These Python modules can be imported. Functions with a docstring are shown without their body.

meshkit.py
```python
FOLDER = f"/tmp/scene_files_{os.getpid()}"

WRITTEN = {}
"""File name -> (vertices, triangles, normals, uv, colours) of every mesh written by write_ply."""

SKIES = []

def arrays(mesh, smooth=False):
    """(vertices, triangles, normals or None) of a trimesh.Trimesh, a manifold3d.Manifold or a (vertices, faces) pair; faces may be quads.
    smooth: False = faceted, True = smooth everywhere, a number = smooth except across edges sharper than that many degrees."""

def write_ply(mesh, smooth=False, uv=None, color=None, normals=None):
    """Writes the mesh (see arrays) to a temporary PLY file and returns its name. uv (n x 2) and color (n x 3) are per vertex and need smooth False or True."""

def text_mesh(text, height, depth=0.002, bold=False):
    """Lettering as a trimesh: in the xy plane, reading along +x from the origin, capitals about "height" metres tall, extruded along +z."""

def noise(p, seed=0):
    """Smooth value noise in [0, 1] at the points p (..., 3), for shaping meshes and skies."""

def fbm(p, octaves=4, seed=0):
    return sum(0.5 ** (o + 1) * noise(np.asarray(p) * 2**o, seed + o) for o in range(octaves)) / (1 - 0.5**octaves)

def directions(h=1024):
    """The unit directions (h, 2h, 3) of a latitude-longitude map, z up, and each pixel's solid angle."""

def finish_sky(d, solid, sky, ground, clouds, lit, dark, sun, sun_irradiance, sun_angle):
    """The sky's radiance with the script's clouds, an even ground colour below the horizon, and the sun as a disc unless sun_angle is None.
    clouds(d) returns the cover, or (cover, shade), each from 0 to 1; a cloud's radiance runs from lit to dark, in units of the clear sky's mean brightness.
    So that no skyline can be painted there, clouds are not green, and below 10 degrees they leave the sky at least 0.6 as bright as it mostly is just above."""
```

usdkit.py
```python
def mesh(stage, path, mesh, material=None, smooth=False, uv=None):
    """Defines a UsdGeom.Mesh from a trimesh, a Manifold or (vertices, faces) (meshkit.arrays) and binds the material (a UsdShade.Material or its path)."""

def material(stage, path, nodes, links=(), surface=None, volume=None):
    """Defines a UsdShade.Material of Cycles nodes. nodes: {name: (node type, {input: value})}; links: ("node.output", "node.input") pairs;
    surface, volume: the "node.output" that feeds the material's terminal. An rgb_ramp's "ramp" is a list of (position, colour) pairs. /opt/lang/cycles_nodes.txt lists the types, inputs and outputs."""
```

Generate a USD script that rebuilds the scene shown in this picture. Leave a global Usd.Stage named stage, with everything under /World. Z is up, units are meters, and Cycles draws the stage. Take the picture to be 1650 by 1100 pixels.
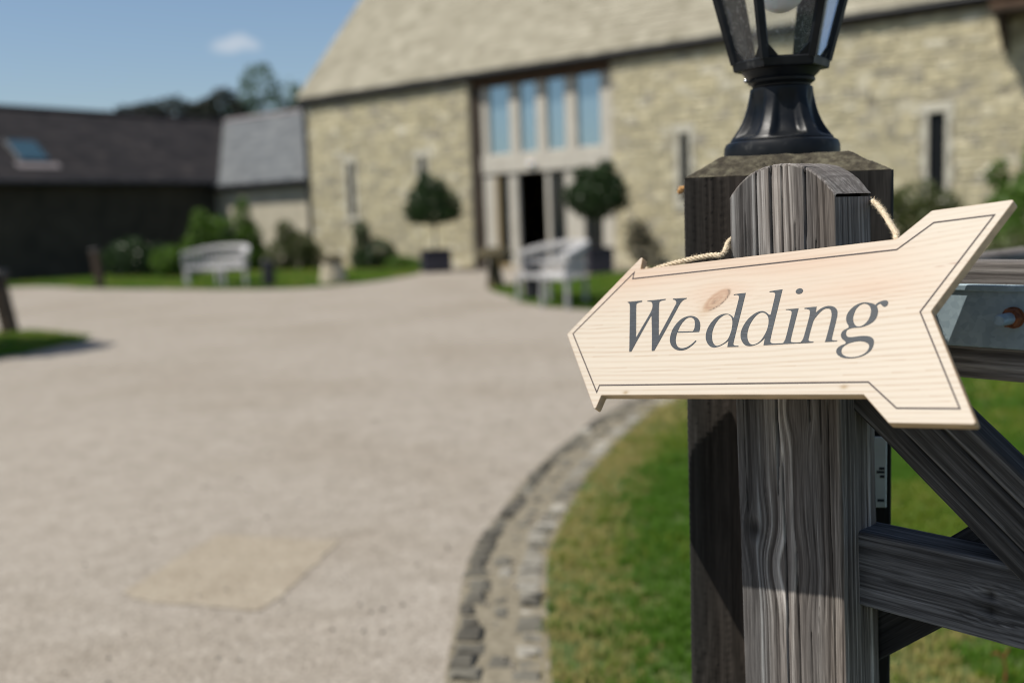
import math, random
import numpy as np
import trimesh
from shapely.geometry import Polygon, Point, box as sbox, LineString, LinearRing
from scipy.spatial import Delaunay
from pxr import Usd, UsdGeom, UsdLux, UsdShade, Gf, Sdf, Vt
import usdkit, meshkit

stage = Usd.Stage.CreateInMemory()
UsdGeom.SetStageUpAxis(stage, UsdGeom.Tokens.z)
UsdGeom.SetStageMetersPerUnit(stage, 1.0)
UsdGeom.Xform.Define(stage, '/World')
UsdGeom.Scope.Define(stage, '/World/Looks')
PI = math.pi
Z = np.array([0, 0, 1.0])
V = lambda *a: np.array(a, float)

# ------------------------------------------------------------------ camera, sky, sun, exposure
TILT, ROLL, EYE = math.atan(0.12), math.radians(2.1), 1.3
EXPOSURE = 0.46
SUN_EL, SUN_AZ = math.radians(59), math.radians(-112)
SUN_I, SKY_S = 1.24, 0.080
FSTOP, FOCUS = 2.5, 1.17

r0, f0, u0 = V(1, 0, 0), V(0, math.cos(TILT), -math.sin(TILT)), V(0, math.sin(TILT), math.cos(TILT))
cr, cu = math.cos(ROLL) * r0 - math.sin(ROLL) * u0, math.sin(ROLL) * r0 + math.cos(ROLL) * u0
cam = UsdGeom.Camera.Define(stage, '/World/camera')
cam.AddTransformOp().Set(Gf.Matrix4d(*cr, 0, *cu, 0, *(-f0), 0, 0, 0, EYE, 1))
cam.CreateHorizontalApertureAttr(36.0)
cam.CreateVerticalApertureAttr(24.0)
cam.CreateFocalLengthAttr(36.0)
cam.CreateFStopAttr(FSTOP)
cam.CreateFocusDistanceAttr(FOCUS)
cam.CreateClippingRangeAttr(Gf.Vec2f(0.02, 5000))
cam.CreateExposureAttr(EXPOSURE)

S = V(math.sin(SUN_AZ) * math.cos(SUN_EL), math.cos(SUN_AZ) * math.cos(SUN_EL), math.sin(SUN_EL))
sun = UsdLux.DistantLight.Define(stage, '/World/sun')
sx = np.cross(Z, S); sx /= np.linalg.norm(sx); sy = np.cross(S, sx)
sun.AddTransformOp().Set(Gf.Matrix4d(*sx, 0, *sy, 0, *S, 0, 0, 0, 0, 1))
sun.CreateIntensityAttr(SUN_I); sun.CreateAngleAttr(0.53); sun.CreateNormalizeAttr(True)
sun.CreateColorAttr(Gf.Vec3f(1.0, 0.95, 0.87))

cdir = V(-26.19, 102.86, 17.8); cdir /= np.linalg.norm(cdir)      # the one small cloud
cside = np.cross(cdir, Z); cside /= np.linalg.norm(cside); cup = np.cross(cside, cdir)
sky_m = usdkit.material(stage, '/World/Looks/sky', {
    'tc': ('texture_coordinate', {}),
    'sky': ('sky_texture', {'sky_type': 'single_scattering', 'sun_disc': False, 'sun_elevation': SUN_EL, 'sun_rotation': SUN_AZ, 'altitude': 100.0, 'air_density': 1.1, 'aerosol_density': 1.2, 'ozone_density': 3.2}),
    'warp': ('noise_texture', {'scale': 30.0, 'detail': 4.0, 'roughness': 0.6}),
    'off': ('vector_math', {'math_type': 'multiply_add', 'vector2': (0.022, 0.022, 0.022), 'vector3': (-0.011, -0.011, -0.011)}),
    'wd': ('vector_math', {'math_type': 'add'}),
    'dx': ('vector_math', {'math_type': 'dot_product', 'vector2': tuple(cside / 0.022)}),
    'dy': ('vector_math', {'math_type': 'dot_product', 'vector2': tuple(cup / 0.0095)}),
    'oy': ('math', {'math_type': 'subtract', 'value2': 0.0}),
    'df': ('vector_math', {'math_type': 'dot_product', 'vector2': tuple(cdir)}),
    'x2': ('math', {'math_type': 'multiply'}), 'y2': ('math', {'math_type': 'multiply'}),
    'r2': ('math', {'math_type': 'add'}),
    'front': ('map_range', {'from_min': 0.5, 'from_max': 0.6, 'to_min': 0.0, 'to_max': 1.0, 'clamp': True}),
    'm': ('map_range', {'range_type': 'smoothstep', 'from_min': 0.0, 'from_max': 1.5, 'to_min': 0.5, 'to_max': 0.0, 'clamp': True}),
    'mm': ('math', {'math_type': 'multiply'}),
    'mix': ('mix_color', {'b': (6.6, 6.8, 7.1), 'use_clamp': False}),
    'bg': ('background_shader', {'strength': SKY_S})},
    [('tc.generated', 'warp.vector'), ('warp.color', 'off.vector1'), ('tc.generated', 'wd.vector1'), ('off.vector', 'wd.vector2'),
     ('wd.vector', 'dx.vector1'), ('wd.vector', 'dy.vector1'), ('wd.vector', 'df.vector1'), ('dx.value', 'x2.value1'), ('dx.value', 'x2.value2'),
     ('dy.value', 'oy.value1'), ('oy.value', 'y2.value1'), ('oy.value', 'y2.value2'), ('x2.value', 'r2.value1'), ('y2.value', 'r2.value2'), ('r2.value', 'm.value'),
     ('df.value', 'front.value'), ('m.result', 'mm.value1'), ('front.result', 'mm.value2'), ('mm.value', 'mix.fac'),
     ('sky.color', 'mix.a'), ('mix.result', 'bg.color')], surface='bg.background')
dome = UsdLux.DomeLight.Define(stage, '/World/sky')
UsdShade.MaterialBindingAPI.Apply(dome.GetPrim()).Bind(sky_m)
dome.GetPrim().SetCustomDataByKey('kind', 'structure')

# ------------------------------------------------------------------ helpers
def path_free(base):
    if not stage.GetPrimAtPath(base):
        return base
    k = 1
    while stage.GetPrimAtPath(f'{base}_{k:03d}'):
        k += 1
    return f'{base}_{k:03d}'

def mark(p, label=None, cat=None, group=None, kind=None):
    for k, v in (('label', label), ('category', cat), ('group', group), ('kind', kind)):
        if v:
            p.SetCustomDataByKey(k, v)
    return p

def thing(name, label, cat, loc=(0, 0, 0), rotz=0.0, group=None, kind=None):
    x = UsdGeom.Xform.Define(stage, path_free('/World/' + name))
    x.AddTranslateOp().Set(Gf.Vec3d(*map(float, loc))); x.AddRotateZOp().Set(float(rotz))
    return mark(x.GetPrim(), label, cat, group, kind)

def part(parent, name, m, mat, smooth=False, kind=None, label=None, vars=None):
    base = '/World' if parent is None else str(parent.GetPath())
    me = usdkit.mesh(stage, path_free(f'{base}/{name}'), m, '/World/Looks/' + mat, smooth)
    for k, a in (vars or {}).items():
        a = np.asarray(a, np.float32)
        pv = UsdGeom.PrimvarsAPI(me)
        if a.ndim == 2:
            pv.CreatePrimvar(k, Sdf.ValueTypeNames.Color3fArray, 'vertex').Set(Vt.Vec3fArray.FromNumpy(a))
        else:
            pv.CreatePrimvar(k, Sdf.ValueTypeNames.FloatArray, 'vertex').Set(Vt.FloatArray.FromNumpy(a))
    return mark(me.GetPrim(), label, None, None, kind)

def copy_thing(root, loc, rotz, label):
    was = root.GetCustomData()
    x = thing(root.GetName().rstrip('_0123456789'), label, was['category'], loc, rotz, was.get('group'))
    x.GetReferences().AddInternalReference(root.GetPath()); x.SetInstanceable(True)
    return x

class MB:
    """collects shapes; .mesh() joins them"""
    def __init__(s): s.v, s.f, s.n, s.t = [], [], 0, []
    def add(s, v, f, tone=0.5):
        v = np.asarray(v, float); f = np.asarray(f, int)
        if f.ndim == 2 and f.shape[1] == 4: f = np.vstack([f[:, [0, 1, 2]], f[:, [0, 2, 3]]])
        s.v.append(v); s.f.append(f + s.n); s.n += len(v); s.t.append(np.full(len(v), tone)); return s
    def tm(s, m, tone=0.5): return s.add(m.vertices, m.faces, tone)
    def mesh(s): return trimesh.Trimesh(np.vstack(s.v), np.vstack(s.f), process=False)
    def tones(s): return np.concatenate(s.t)

BOXF = np.array([[0, 3, 2, 1], [4, 5, 6, 7], [0, 1, 5, 4], [1, 2, 6, 5], [2, 3, 7, 6], [3, 0, 4, 7]])
def boxv(x0, x1, y0, y1, z0, z1):
    return V(x0, y0, z0, x1, y0, z0, x1, y1, z0, x0, y1, z0, x0, y0, z1, x1, y0, z1, x1, y1, z1, x0, y1, z1).reshape(8, 3)
def cbox(x0, x1, y0, y1, z0, z1, c=0.01):
    """box with chamfered edges (44 triangles)"""
    pts = []
    for sx_, sy_, sz_ in np.ndindex(2, 2, 2):
        X, Y, W = (x0, x1)[sx_], (y0, y1)[sy_], (z0, z1)[sz_]
        dx, dy, dz = (c, -c)[sx_], (c, -c)[sy_], (c, -c)[sz_]
        pts += [(X, Y + dy, W + dz), (X + dx, Y, W + dz), (X + dx, Y + dy, W)]
    return trimesh.convex.convex_hull(np.array(pts))

def tube(pts, rad, n=8, caps=True):
    pts = np.asarray(pts, float); rad = np.broadcast_to(np.asarray(rad, float), (len(pts),))
    t = np.gradient(pts, axis=0); t /= np.linalg.norm(t, axis=1, keepdims=True) + 1e-12
    a = np.cross(t[0], Z if abs(t[0][2]) < 0.9 else V(1, 0, 0)); a /= np.linalg.norm(a)
    rings = []
    for p, d, r in zip(pts, t, rad):
        a = a - d * (a @ d); a /= np.linalg.norm(a); b = np.cross(d, a)
        th = np.arange(n) / n * 2 * PI
        rings.append(p + r * (np.cos(th)[:, None] * a + np.sin(th)[:, None] * b))
    v = np.vstack(rings); f = []
    for i in range(len(pts) - 1):
        for j in range(n):
            f.append((i * n + j, i * n + (j + 1) % n, (i + 1) * n + (j + 1) % n, (i + 1) * n + j))
    f = np.array(f); f = np.vstack([f[:, [0, 1, 2]], f[:, [0, 2, 3]]])
    if caps:
        k = len(v); v = np.vstack([v, pts[0], pts[-1]]); m = (len(pts) - 1) * n
        f = np.vstack([f, [(k, (j + 1) % n, j) for j in range(n)], [(k + 1, m + j, m + (j + 1) % n) for j in range(n)]])
    return trimesh.Trimesh(v, f, process=False)

def lathe(prof, n=48, rfun=None):
    """prof: (r, z) pairs; rfun(theta, i) multiplies the radius"""
    th = np.arange(n) / n * 2 * PI; v = []
    for i, (r, z) in enumerate(prof):
        k = r * (1 if rfun is None else rfun(th, i))
        v.append(np.stack([k * np.cos(th), k * np.sin(th), np.full(n, z)], 1))
    v = np.vstack(v); f = []
    for i in range(len(prof) - 1):
        for j in range(n):
            f.append((i * n + j, i * n + (j + 1) % n, (i + 1) * n + (j + 1) % n, (i + 1) * n + j))
    return trimesh.Trimesh(v, np.vstack([np.array(f)[:, [0, 1, 2]], np.array(f)[:, [0, 2, 3]]]), process=False)

def grid_faces(nr, nc, wrap=False):
    i, j = np.meshgrid(np.arange(nr - 1), np.arange(nc if wrap else nc - 1), indexing='ij')
    a = i * nc + j; b = i * nc + (j + 1) % nc; c = (i + 1) * nc + (j + 1) % nc; d = (i + 1) * nc + j
    q = np.stack([a, b, c, d], -1).reshape(-1, 4)
    return np.vstack([q[:, [0, 1, 2]], q[:, [0, 2, 3]]])

def xf(m, M):
    m = m.copy(); m.apply_transform(M); return m
def frame(o, a, b, c):
    M = np.eye(4); M[:3, 0], M[:3, 1], M[:3, 2], M[:3, 3] = a, b, c, o; return M
def tp(M, p):
    return np.asarray(p, float) @ M[:3, :3].T + M[:3, 3]
def sheet(poly, z):
    v, f = trimesh.creation.triangulate_polygon(poly, engine='earcut')
    return trimesh.Trimesh(np.c_[v, np.full(len(v), z)], f, process=False)

# ------------------------------------------------------------------ materials
def mat(name, nodes, links, surface='p.BSDF'):
    return usdkit.material(stage, '/World/Looks/' + name, nodes, links, surface=surface)

def mat_noise(name, ramp, scale=8.0, rough=0.8, bump=0.0, bscale=None, dist=0.01, detail=5.0, spec=0.3, stretch=(1, 1, 1), metal=0.0):
    n = {'g': ('geometry', {}), 'mp': ('mapping', {'scale': stretch}), 'n': ('noise_texture', {'scale': scale, 'detail': detail, 'roughness': 0.6}),
         'r': ('rgb_ramp', {'ramp': ramp}), 'p': ('principled_bsdf', {'roughness': rough, 'specular_ior_level': spec, 'metallic': metal})}
    l = [('g.position', 'mp.vector'), ('mp.vector', 'n.vector'), ('n.fac', 'r.fac'), ('r.color', 'p.base_color')]
    if bump:
        n['n2'] = ('noise_texture', {'scale': bscale or scale * 4, 'detail': 4.0}); n['b'] = ('bump', {'strength': bump, 'distance': dist})
        l += [('mp.vector', 'n2.vector'), ('n2.fac', 'b.height'), ('b.normal', 'p.normal')]
    return mat(name, n, l)

def mat_tone(name, ramp, scale=6.0, vary=0.5, rough=0.9, bump=0.5, bscale=40.0, dist=0.01, spec=0.2):
    """each piece has its own tone (primvar), mixed with surface noise"""
    return mat(name, {'a': ('attribute', {'attribute': 'tone'}), 'g': ('geometry', {}), 'n': ('noise_texture', {'scale': scale, 'detail': 5.0, 'roughness': 0.65}),
        'ma': ('math', {'math_type': 'multiply_add', 'value2': vary, 'value3': -0.5 * vary}), 'ad': ('math', {'math_type': 'add', 'use_clamp': True}),
        'r': ('rgb_ramp', {'ramp': ramp}), 'n2': ('noise_texture', {'scale': bscale, 'detail': 4.0}), 'b': ('bump', {'strength': bump, 'distance': dist}),
        'p': ('principled_bsdf', {'roughness': rough, 'specular_ior_level': spec})},
        [('g.position', 'n.vector'), ('g.position', 'n2.vector'), ('n.fac', 'ma.value1'), ('ma.value', 'ad.value1'), ('a.fac', 'ad.value2'), ('ad.value', 'r.fac'),
         ('r.color', 'p.base_color'), ('n2.fac', 'b.height'), ('b.normal', 'p.normal')])

def mat_leaf(name, c1, c2, trans=0.35, rough=0.5):
    return mat(name, {'g': ('geometry', {}), 'r': ('rgb_ramp', {'ramp': [(0, c1), (1, c2)]}), 'p': ('principled_bsdf', {'roughness': rough, 'specular_ior_level': 0.35}),
        't': ('translucent_bsdf', {}), 'm': ('mix_closure', {'fac': trans})},
        [('g.random_per_island', 'r.fac'), ('r.color', 'p.base_color'), ('r.color', 't.color'), ('p.BSDF', 'm.closure1'), ('t.BSDF', 'm.closure2')], 'm.closure')

mat_tone('limestone', [(0, (.17, .15, .11)), (.22, (.30, .275, .215)), (.42, (.335, .30, .20)), (.62, (.44, .39, .255)), (.8, (.45, .415, .315)), (1, (.56, .52, .41))], scale=3.5, vary=.55, bump=.5, bscale=22, dist=.012)
mat_noise('mortar', [(0.3, (.25, .22, .155)), (.7, (.33, .295, .215))], scale=9, rough=.95, bump=.5, dist=.01)
mat_noise('ashlar', [(0.3, (.40, .375, .30)), (.7, (.47, .445, .37))], scale=6, rough=.9, bump=.25, dist=.004)
mat_tone('stone_slate', [(0, (.175, .16, .115)), (.5, (.228, .21, .158)), (1, (.285, .265, .205))], scale=1.6, vary=.6, bump=.4, dist=.006)
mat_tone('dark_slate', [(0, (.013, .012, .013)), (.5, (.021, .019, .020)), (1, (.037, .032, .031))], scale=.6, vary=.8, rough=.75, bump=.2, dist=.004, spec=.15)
mat_tone('grey_slate', [(0, (.07, .074, .076)), (.5, (.098, .105, .107)), (1, (.135, .14, .138))], scale=2, vary=.5, rough=.55, bump=.2, dist=.004)
mat_noise('shade_dark_wall', [(0.25, (.016, .014, .009)), (.75, (.05, .043, .028))], scale=1.3, rough=.95, bump=.6, bscale=9, dist=.02)  # near-black base: the wing wall's deep shade is put into its colour
mat_noise('render_wall', [(0.3, (.31, .28, .21)), (.7, (.40, .365, .285))], scale=2.2, rough=.95, bump=.5, bscale=14, dist=.015)
mat_noise('dark_metal', [(0.3, (.012, .013, .015)), (.7, (.02, .021, .024))], scale=10, rough=.45)
mat_noise('dark_timber', [(0.3, (.025, .018, .012)), (.7, (.055, .038, .026))], scale=6, stretch=(1, 1, 1), rough=.85)
mat_noise('brown_timber', [(0.3, (.05, .028, .016)), (.7, (.10, .058, .034))], scale=6, rough=.85)
mat_noise('grey_oak', [(0.3, (.30, .28, .235)), (.7, (.45, .425, .37))], scale=5, stretch=(4, 4, .5), rough=.85, bump=.3, dist=.003)
mat_noise('tan_oak', [(0.3, (.20, .15, .075)), (.7, (.30, .23, .12))], scale=5, stretch=(4, 4, .5), rough=.85)
mat_noise('bench_wood', [(0.3, (.27, .265, .26)), (.7, (.38, .375, .37))], scale=7, rough=.8, bump=.2, dist=.002)
mat_noise('bark', [(0.3, (.06, .045, .03)), (.7, (.13, .10, .07))], scale=12, stretch=(1, 1, .25), rough=.95, bump=.6, dist=.02)
mat_noise('soil', [(0.3, (.03, .022, .015)), (.7, (.07, .05, .035))], scale=14, rough=1, bump=.8, dist=.01)
mat_noise('planter_lead', [(0.3, (.018, .017, .024)), (.7, (.034, .032, .044))], scale=5, rough=.5)
mat_noise('stone_pale', [(0.25, (.22, .19, .13)), (.75, (.46, .41, .31))], scale=5, rough=.95, bump=.7, dist=.02)
mat_noise('stone_mossy', [(0.25, (.03, .025, .014)), (.75, (.09, .075, .042))], scale=7, rough=1, bump=.7, dist=.02)
mat('window_glass', {'p': ('principled_bsdf', {'base_color': (.30, .40, .46), 'metallic': .75, 'roughness': .05})}, [])
mat('dark_pane', {'p': ('principled_bsdf', {'base_color': (.008, .010, .011), 'roughness': .08, 'specular_ior_level': .5})}, [])
mat('slit_glass', {'p': ('principled_bsdf', {'base_color': (.006, .007, .008), 'roughness': .3, 'specular_ior_level': .15})}, [])
mat('skylight_glass', {'p': ('principled_bsdf', {'base_color': (.02, .05, .06), 'roughness': .08, 'specular_ior_level': .9, 'ior': 1.8})}, [])
mat_noise('lead_flashing', [(0.3, (.14, .12, .12)), (.7, (.2, .18, .18))], scale=4, rough=.6)
mat('black_paint', {'g': ('geometry', {}), 'n': ('noise_texture', {'scale': 260.0, 'detail': 3.0}), 'd': ('noise_texture', {'scale': 35.0, 'detail': 5.0}),
    'r': ('rgb_ramp', {'ramp': [(.35, (.0035, .0045, .006)), (.62, (.008, .009, .0105)), (.70, (.03, .031, .031))]}), 'rr': ('map_range', {'from_min': .3, 'from_max': .7, 'to_min': .32, 'to_max': .52}),
    'b': ('bump', {'strength': .12, 'distance': .0006}), 'p': ('principled_bsdf', {'specular_ior_level': .2})},
    [('g.position', 'n.vector'), ('g.position', 'd.vector'), ('d.fac', 'r.fac'), ('r.color', 'p.base_color'), ('d.fac', 'rr.value'), ('rr.result', 'p.roughness'), ('n.fac', 'b.height'), ('b.normal', 'p.normal')])
mat('lantern_glass', {'g': ('geometry', {}), 'n': ('noise_texture', {'scale': 220.0, 'detail': 4.0, 'roughness': .7}), 'r': ('rgb_ramp', {'ramp': [(.55, (0, 0, 0)), (.75, (.55, .55, .55))]}),
    'm0': ('math', {'math_type': 'multiply_add', 'value2': .5, 'value3': .035}), 't': ('transparent_bsdf', {'color': (.93, .94, .94)}), 's': ('glossy_bsdf', {'roughness': .03, 'color': (1, 1, 1)}),
    'fr': ('fresnel', {'IOR': 1.5}), 'd': ('diffuse_bsdf', {'color': (.5, .5, .48)}), 'm1': ('mix_closure', {}), 'm2': ('mix_closure', {})},
    [('g.position', 'n.vector'), ('n.fac', 'r.fac'), ('r.color', 'm0.value1'), ('fr.fac', 'm1.fac'), ('t.BSDF', 'm1.closure1'), ('s.BSDF', 'm1.closure2'), ('m0.value', 'm2.fac'), ('m1.closure', 'm2.closure1'), ('d.BSDF', 'm2.closure2')], 'm2.closure')
mat('opal', {'p': ('principled_bsdf', {'base_color': (.62, .63, .63), 'roughness': .25, 'subsurface_weight': .3, 'subsurface_scale': .01})}, [])
mat('galvanised', {'g': ('geometry', {}), 'v': ('voronoi_texture', {'scale': 160.0}), 'n': ('noise_texture', {'scale': 30.0, 'detail': 5.0}), 'mx': ('mix_color', {'fac': .3}),
    'r': ('rgb_ramp', {'ramp': [(.2, (.12, .165, .195)), (.8, (.26, .325, .355))]}), 'p': ('principled_bsdf', {'metallic': .35, 'roughness': .5})},
    [('g.position', 'v.vector'), ('g.position', 'n.vector'), ('n.color', 'mx.a'), ('v.color', 'mx.b'), ('mx.result', 'r.fac'), ('r.color', 'p.base_color')])
mat_noise('rust', [(0.3, (.06, .018, .008)), (.7, (.20, .07, .025))], scale=160, rough=.9, bump=.6, bscale=400, dist=.001)
mat('rope', {'g': ('geometry', {}), 'n': ('noise_texture', {'scale': 400.0, 'detail': 4.0}), 'r': ('rgb_ramp', {'ramp': [(.3, (.36, .28, .18)), (.7, (.66, .57, .43))]}),
    'b': ('bump', {'strength': .6, 'distance': .0006}), 'p': ('principled_bsdf', {'roughness': .9, 'specular_ior_level': .1})},
    [('g.position', 'n.vector'), ('n.fac', 'r.fac'), ('r.color', 'p.base_color'), ('n.fac', 'b.height'), ('b.normal', 'p.normal')])
mat_noise('rope_tan', [(0.3, (.22, .11, .04)), (.7, (.5, .3, .12))], scale=300, rough=.9)
mat_noise('white_plate', [(0.3, (.45, .47, .43)), (.7, (.58, .6, .55))], scale=20, rough=.5)
mat('screw_steel', {'p': ('principled_bsdf', {'base_color': (.6, .6, .6), 'metallic': 1.0, 'roughness': .25})}, [])
mat_noise('ink', [(0.3, (.012, .014, .018)), (.7, (.03, .034, .04))], scale=60, rough=.6)

def mat_col(name, bscale, stretch, rough=.82, vary=.35, bump=.35, dist=.0005, spec=.25):
    """wood whose grain is modelled and coloured point by point (primvar col), with finer fibre on top"""
    return mat(name, {'a': ('attribute', {'attribute': 'col'}), 'at': ('attribute', {'attribute': 'fib'}), 'mp': ('mapping', {'scale': stretch}), 'n': ('noise_texture', {'scale': bscale, 'detail': 4.0, 'roughness': .6}),
        'mr': ('map_range', {'from_min': .25, 'from_max': .75, 'to_min': 1 - vary, 'to_max': 1 + vary}), 'v': ('vector_math', {'math_type': 'multiply'}),
        'cb': ('combine_xyz', {}), 'b': ('bump', {'strength': bump, 'distance': dist}), 'p': ('principled_bsdf', {'roughness': rough, 'specular_ior_level': spec})},
        [('at.vector', 'mp.vector'), ('mp.vector', 'n.vector'), ('n.fac', 'mr.value'), ('mr.result', 'cb.x'), ('mr.result', 'cb.y'), ('mr.result', 'cb.z'), ('a.color', 'v.vector1'), ('cb.vector', 'v.vector2'),
         ('v.vector', 'p.base_color'), ('n.fac', 'b.height'), ('b.normal', 'p.normal')])
mat_col('weathered_oak', 1.0, (900, 900, 22), rough=.85, vary=.6, bump=.6, spec=.15)
mat_col('pine', 1.0, (25, 1300, 1300), rough=.55, vary=.045, bump=.08, dist=.0002, spec=.35)
mat('letter_ink', {'at': ('geometry', {}), 'vx': ('vector_math', {'math_type': 'dot_product'}), 'vy': ('vector_math', {'math_type': 'dot_product'}), 'c': ('combine_xyz', {}), 'n': ('noise_texture', {'scale': 1.0, 'detail': 5.0, 'roughness': .7}),
    'r': ('rgb_ramp', {'ramp': [(.3, (.005, .008, .011)), (.5, (.009, .014, .019)), (.62, (.022, .03, .038)), (.74, (.11, .12, .13))]}), 'p': ('principled_bsdf', {'roughness': .6})},
    [('at.position', 'vx.vector1'), ('at.position', 'vy.vector1'), ('vx.value', 'c.x'), ('vy.value', 'c.y'), ('c.vector', 'n.vector'), ('n.fac', 'r.fac'), ('r.color', 'p.base_color')])
mat('scorched_line', {'p': ('principled_bsdf', {'base_color': (.035, .024, .022), 'roughness': .7})}, [])

# gravel drive: small pale chippings with soft large-scale staining
mat('gravel', {'g': ('geometry', {}), 'v': ('voronoi_texture', {'scale': 95.0, 'randomness': 1.0}), 'n': ('noise_texture', {'scale': .55, 'detail': 5.0, 'roughness': .6}), 'n2': ('noise_texture', {'scale': 7.0, 'detail': 4.0}),
    'bw': ('rgb_to_bw', {}), 'r': ('rgb_ramp', {'ramp': [(.05, (.18, .158, .13)), (.4, (.235, .21, .178)), (.75, (.278, .252, .216)), (1, (.34, .315, .278))]}),
    'r2': ('rgb_ramp', {'ramp': [(.3, (.84, .81, .76)), (.52, (.985, .98, .965)), (.75, (1.06, 1.05, 1.04))]}), 'r3': ('rgb_ramp', {'ramp': [(.3, (.88, .87, .85)), (.7, (1.08, 1.08, 1.08))]}),
    'm': ('mix_color', {'blend_type': 'multiply', 'fac': 1.0, 'use_clamp': False}), 'm2': ('mix_color', {'blend_type': 'multiply', 'fac': 1.0}), 'b': ('bump', {'strength': .7, 'distance': .006, 'invert': True}),
    'p': ('principled_bsdf', {'roughness': .9, 'specular_ior_level': .2})},
    [('g.position', 'v.vector'), ('g.position', 'n.vector'), ('g.position', 'n2.vector'), ('v.color', 'bw.color'), ('bw.val', 'r.fac'), ('n.fac', 'r2.fac'), ('n2.fac', 'r3.fac'), ('r.color', 'm.a'), ('r2.color', 'm.b'),
     ('m.result', 'm2.a'), ('r3.color', 'm2.b'), ('m2.result', 'p.base_color'), ('v.distance', 'b.height'), ('b.normal', 'p.normal')])
mat('gravel_tan', {'g': ('geometry', {}), 'v': ('voronoi_texture', {'scale': 110.0}), 'n2': ('noise_texture', {'scale': 5.0, 'detail': 4.0}), 'bw': ('rgb_to_bw', {}),
    'r': ('rgb_ramp', {'ramp': [(.05, (.18, .152, .113)), (.5, (.245, .212, .160)), (1, (.30, .268, .212))]}), 'r3': ('rgb_ramp', {'ramp': [(.3, (.9, .88, .86)), (.7, (1.06, 1.06, 1.06))]}),
    'm2': ('mix_color', {'blend_type': 'multiply', 'fac': 1.0}), 'b': ('bump', {'strength': .5, 'distance': .005, 'invert': True}), 'p': ('principled_bsdf', {'roughness': .9, 'specular_ior_level': .2})},
    [('g.position', 'v.vector'), ('g.position', 'n2.vector'), ('v.color', 'bw.color'), ('bw.val', 'r.fac'), ('n2.fac', 'r3.fac'), ('r.color', 'm2.a'), ('r3.color', 'm2.b'), ('m2.result', 'p.base_color'), ('v.distance', 'b.height'), ('b.normal', 'p.normal')])
mat_noise('turf', [(0.3, (.025, .045, .010)), (.55, (.05, .075, .018)), (.8, (.14, .13, .05))], scale=1.7, rough=1, bump=.5, bscale=60, dist=.02)
mat_noise('field', [(0.3, (.04, .065, .02)), (.7, (.09, .10, .04))], scale=.4, rough=1)
mat_noise('joint_sand', [(0.3, (.11, .095, .065)), (.7, (.21, .185, .135))], scale=30, rough=1, bump=.6, dist=.006)
mat_tone('granite_sett', [(0, (.035, .032, .026)), (.5, (.12, .112, .09)), (1, (.36, .34, .29))], scale=30, vary=.4, bump=.8, bscale=90, dist=.006)
mat_leaf('bay_leaf', (.026, .052, .014), (.075, .125, .028), .28, .4)
mat_leaf('tree_leaf', (.075, .125, .06), (.14, .20, .095), .45)
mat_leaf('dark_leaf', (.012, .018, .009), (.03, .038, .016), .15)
mat_leaf('shrub_leaf', (.08, .15, .02), (.19, .31, .05), .5)
mat_leaf('olive_leaf', (.07, .085, .025), (.17, .18, .06), .35)
mat_leaf('grass_green', (.065, .15, .006), (.17, .27, .014), .45, .55)
mat_leaf('grass_light', (.14, .195, .016), (.27, .31, .045), .45, .55)
mat_leaf('grass_straw', (.34, .29, .10), (.55, .47, .23), .4, .7)

# ------------------------------------------------------------------ ground, drive, lawns
part(None, 'ground', sheet(sbox(-400, -200, 400, 600), -0.02), 'field', kind='structure')
part(None, 'drive', sheet(sbox(-45, -12, 45, 34), 0.0), 'gravel', kind='structure')

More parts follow.
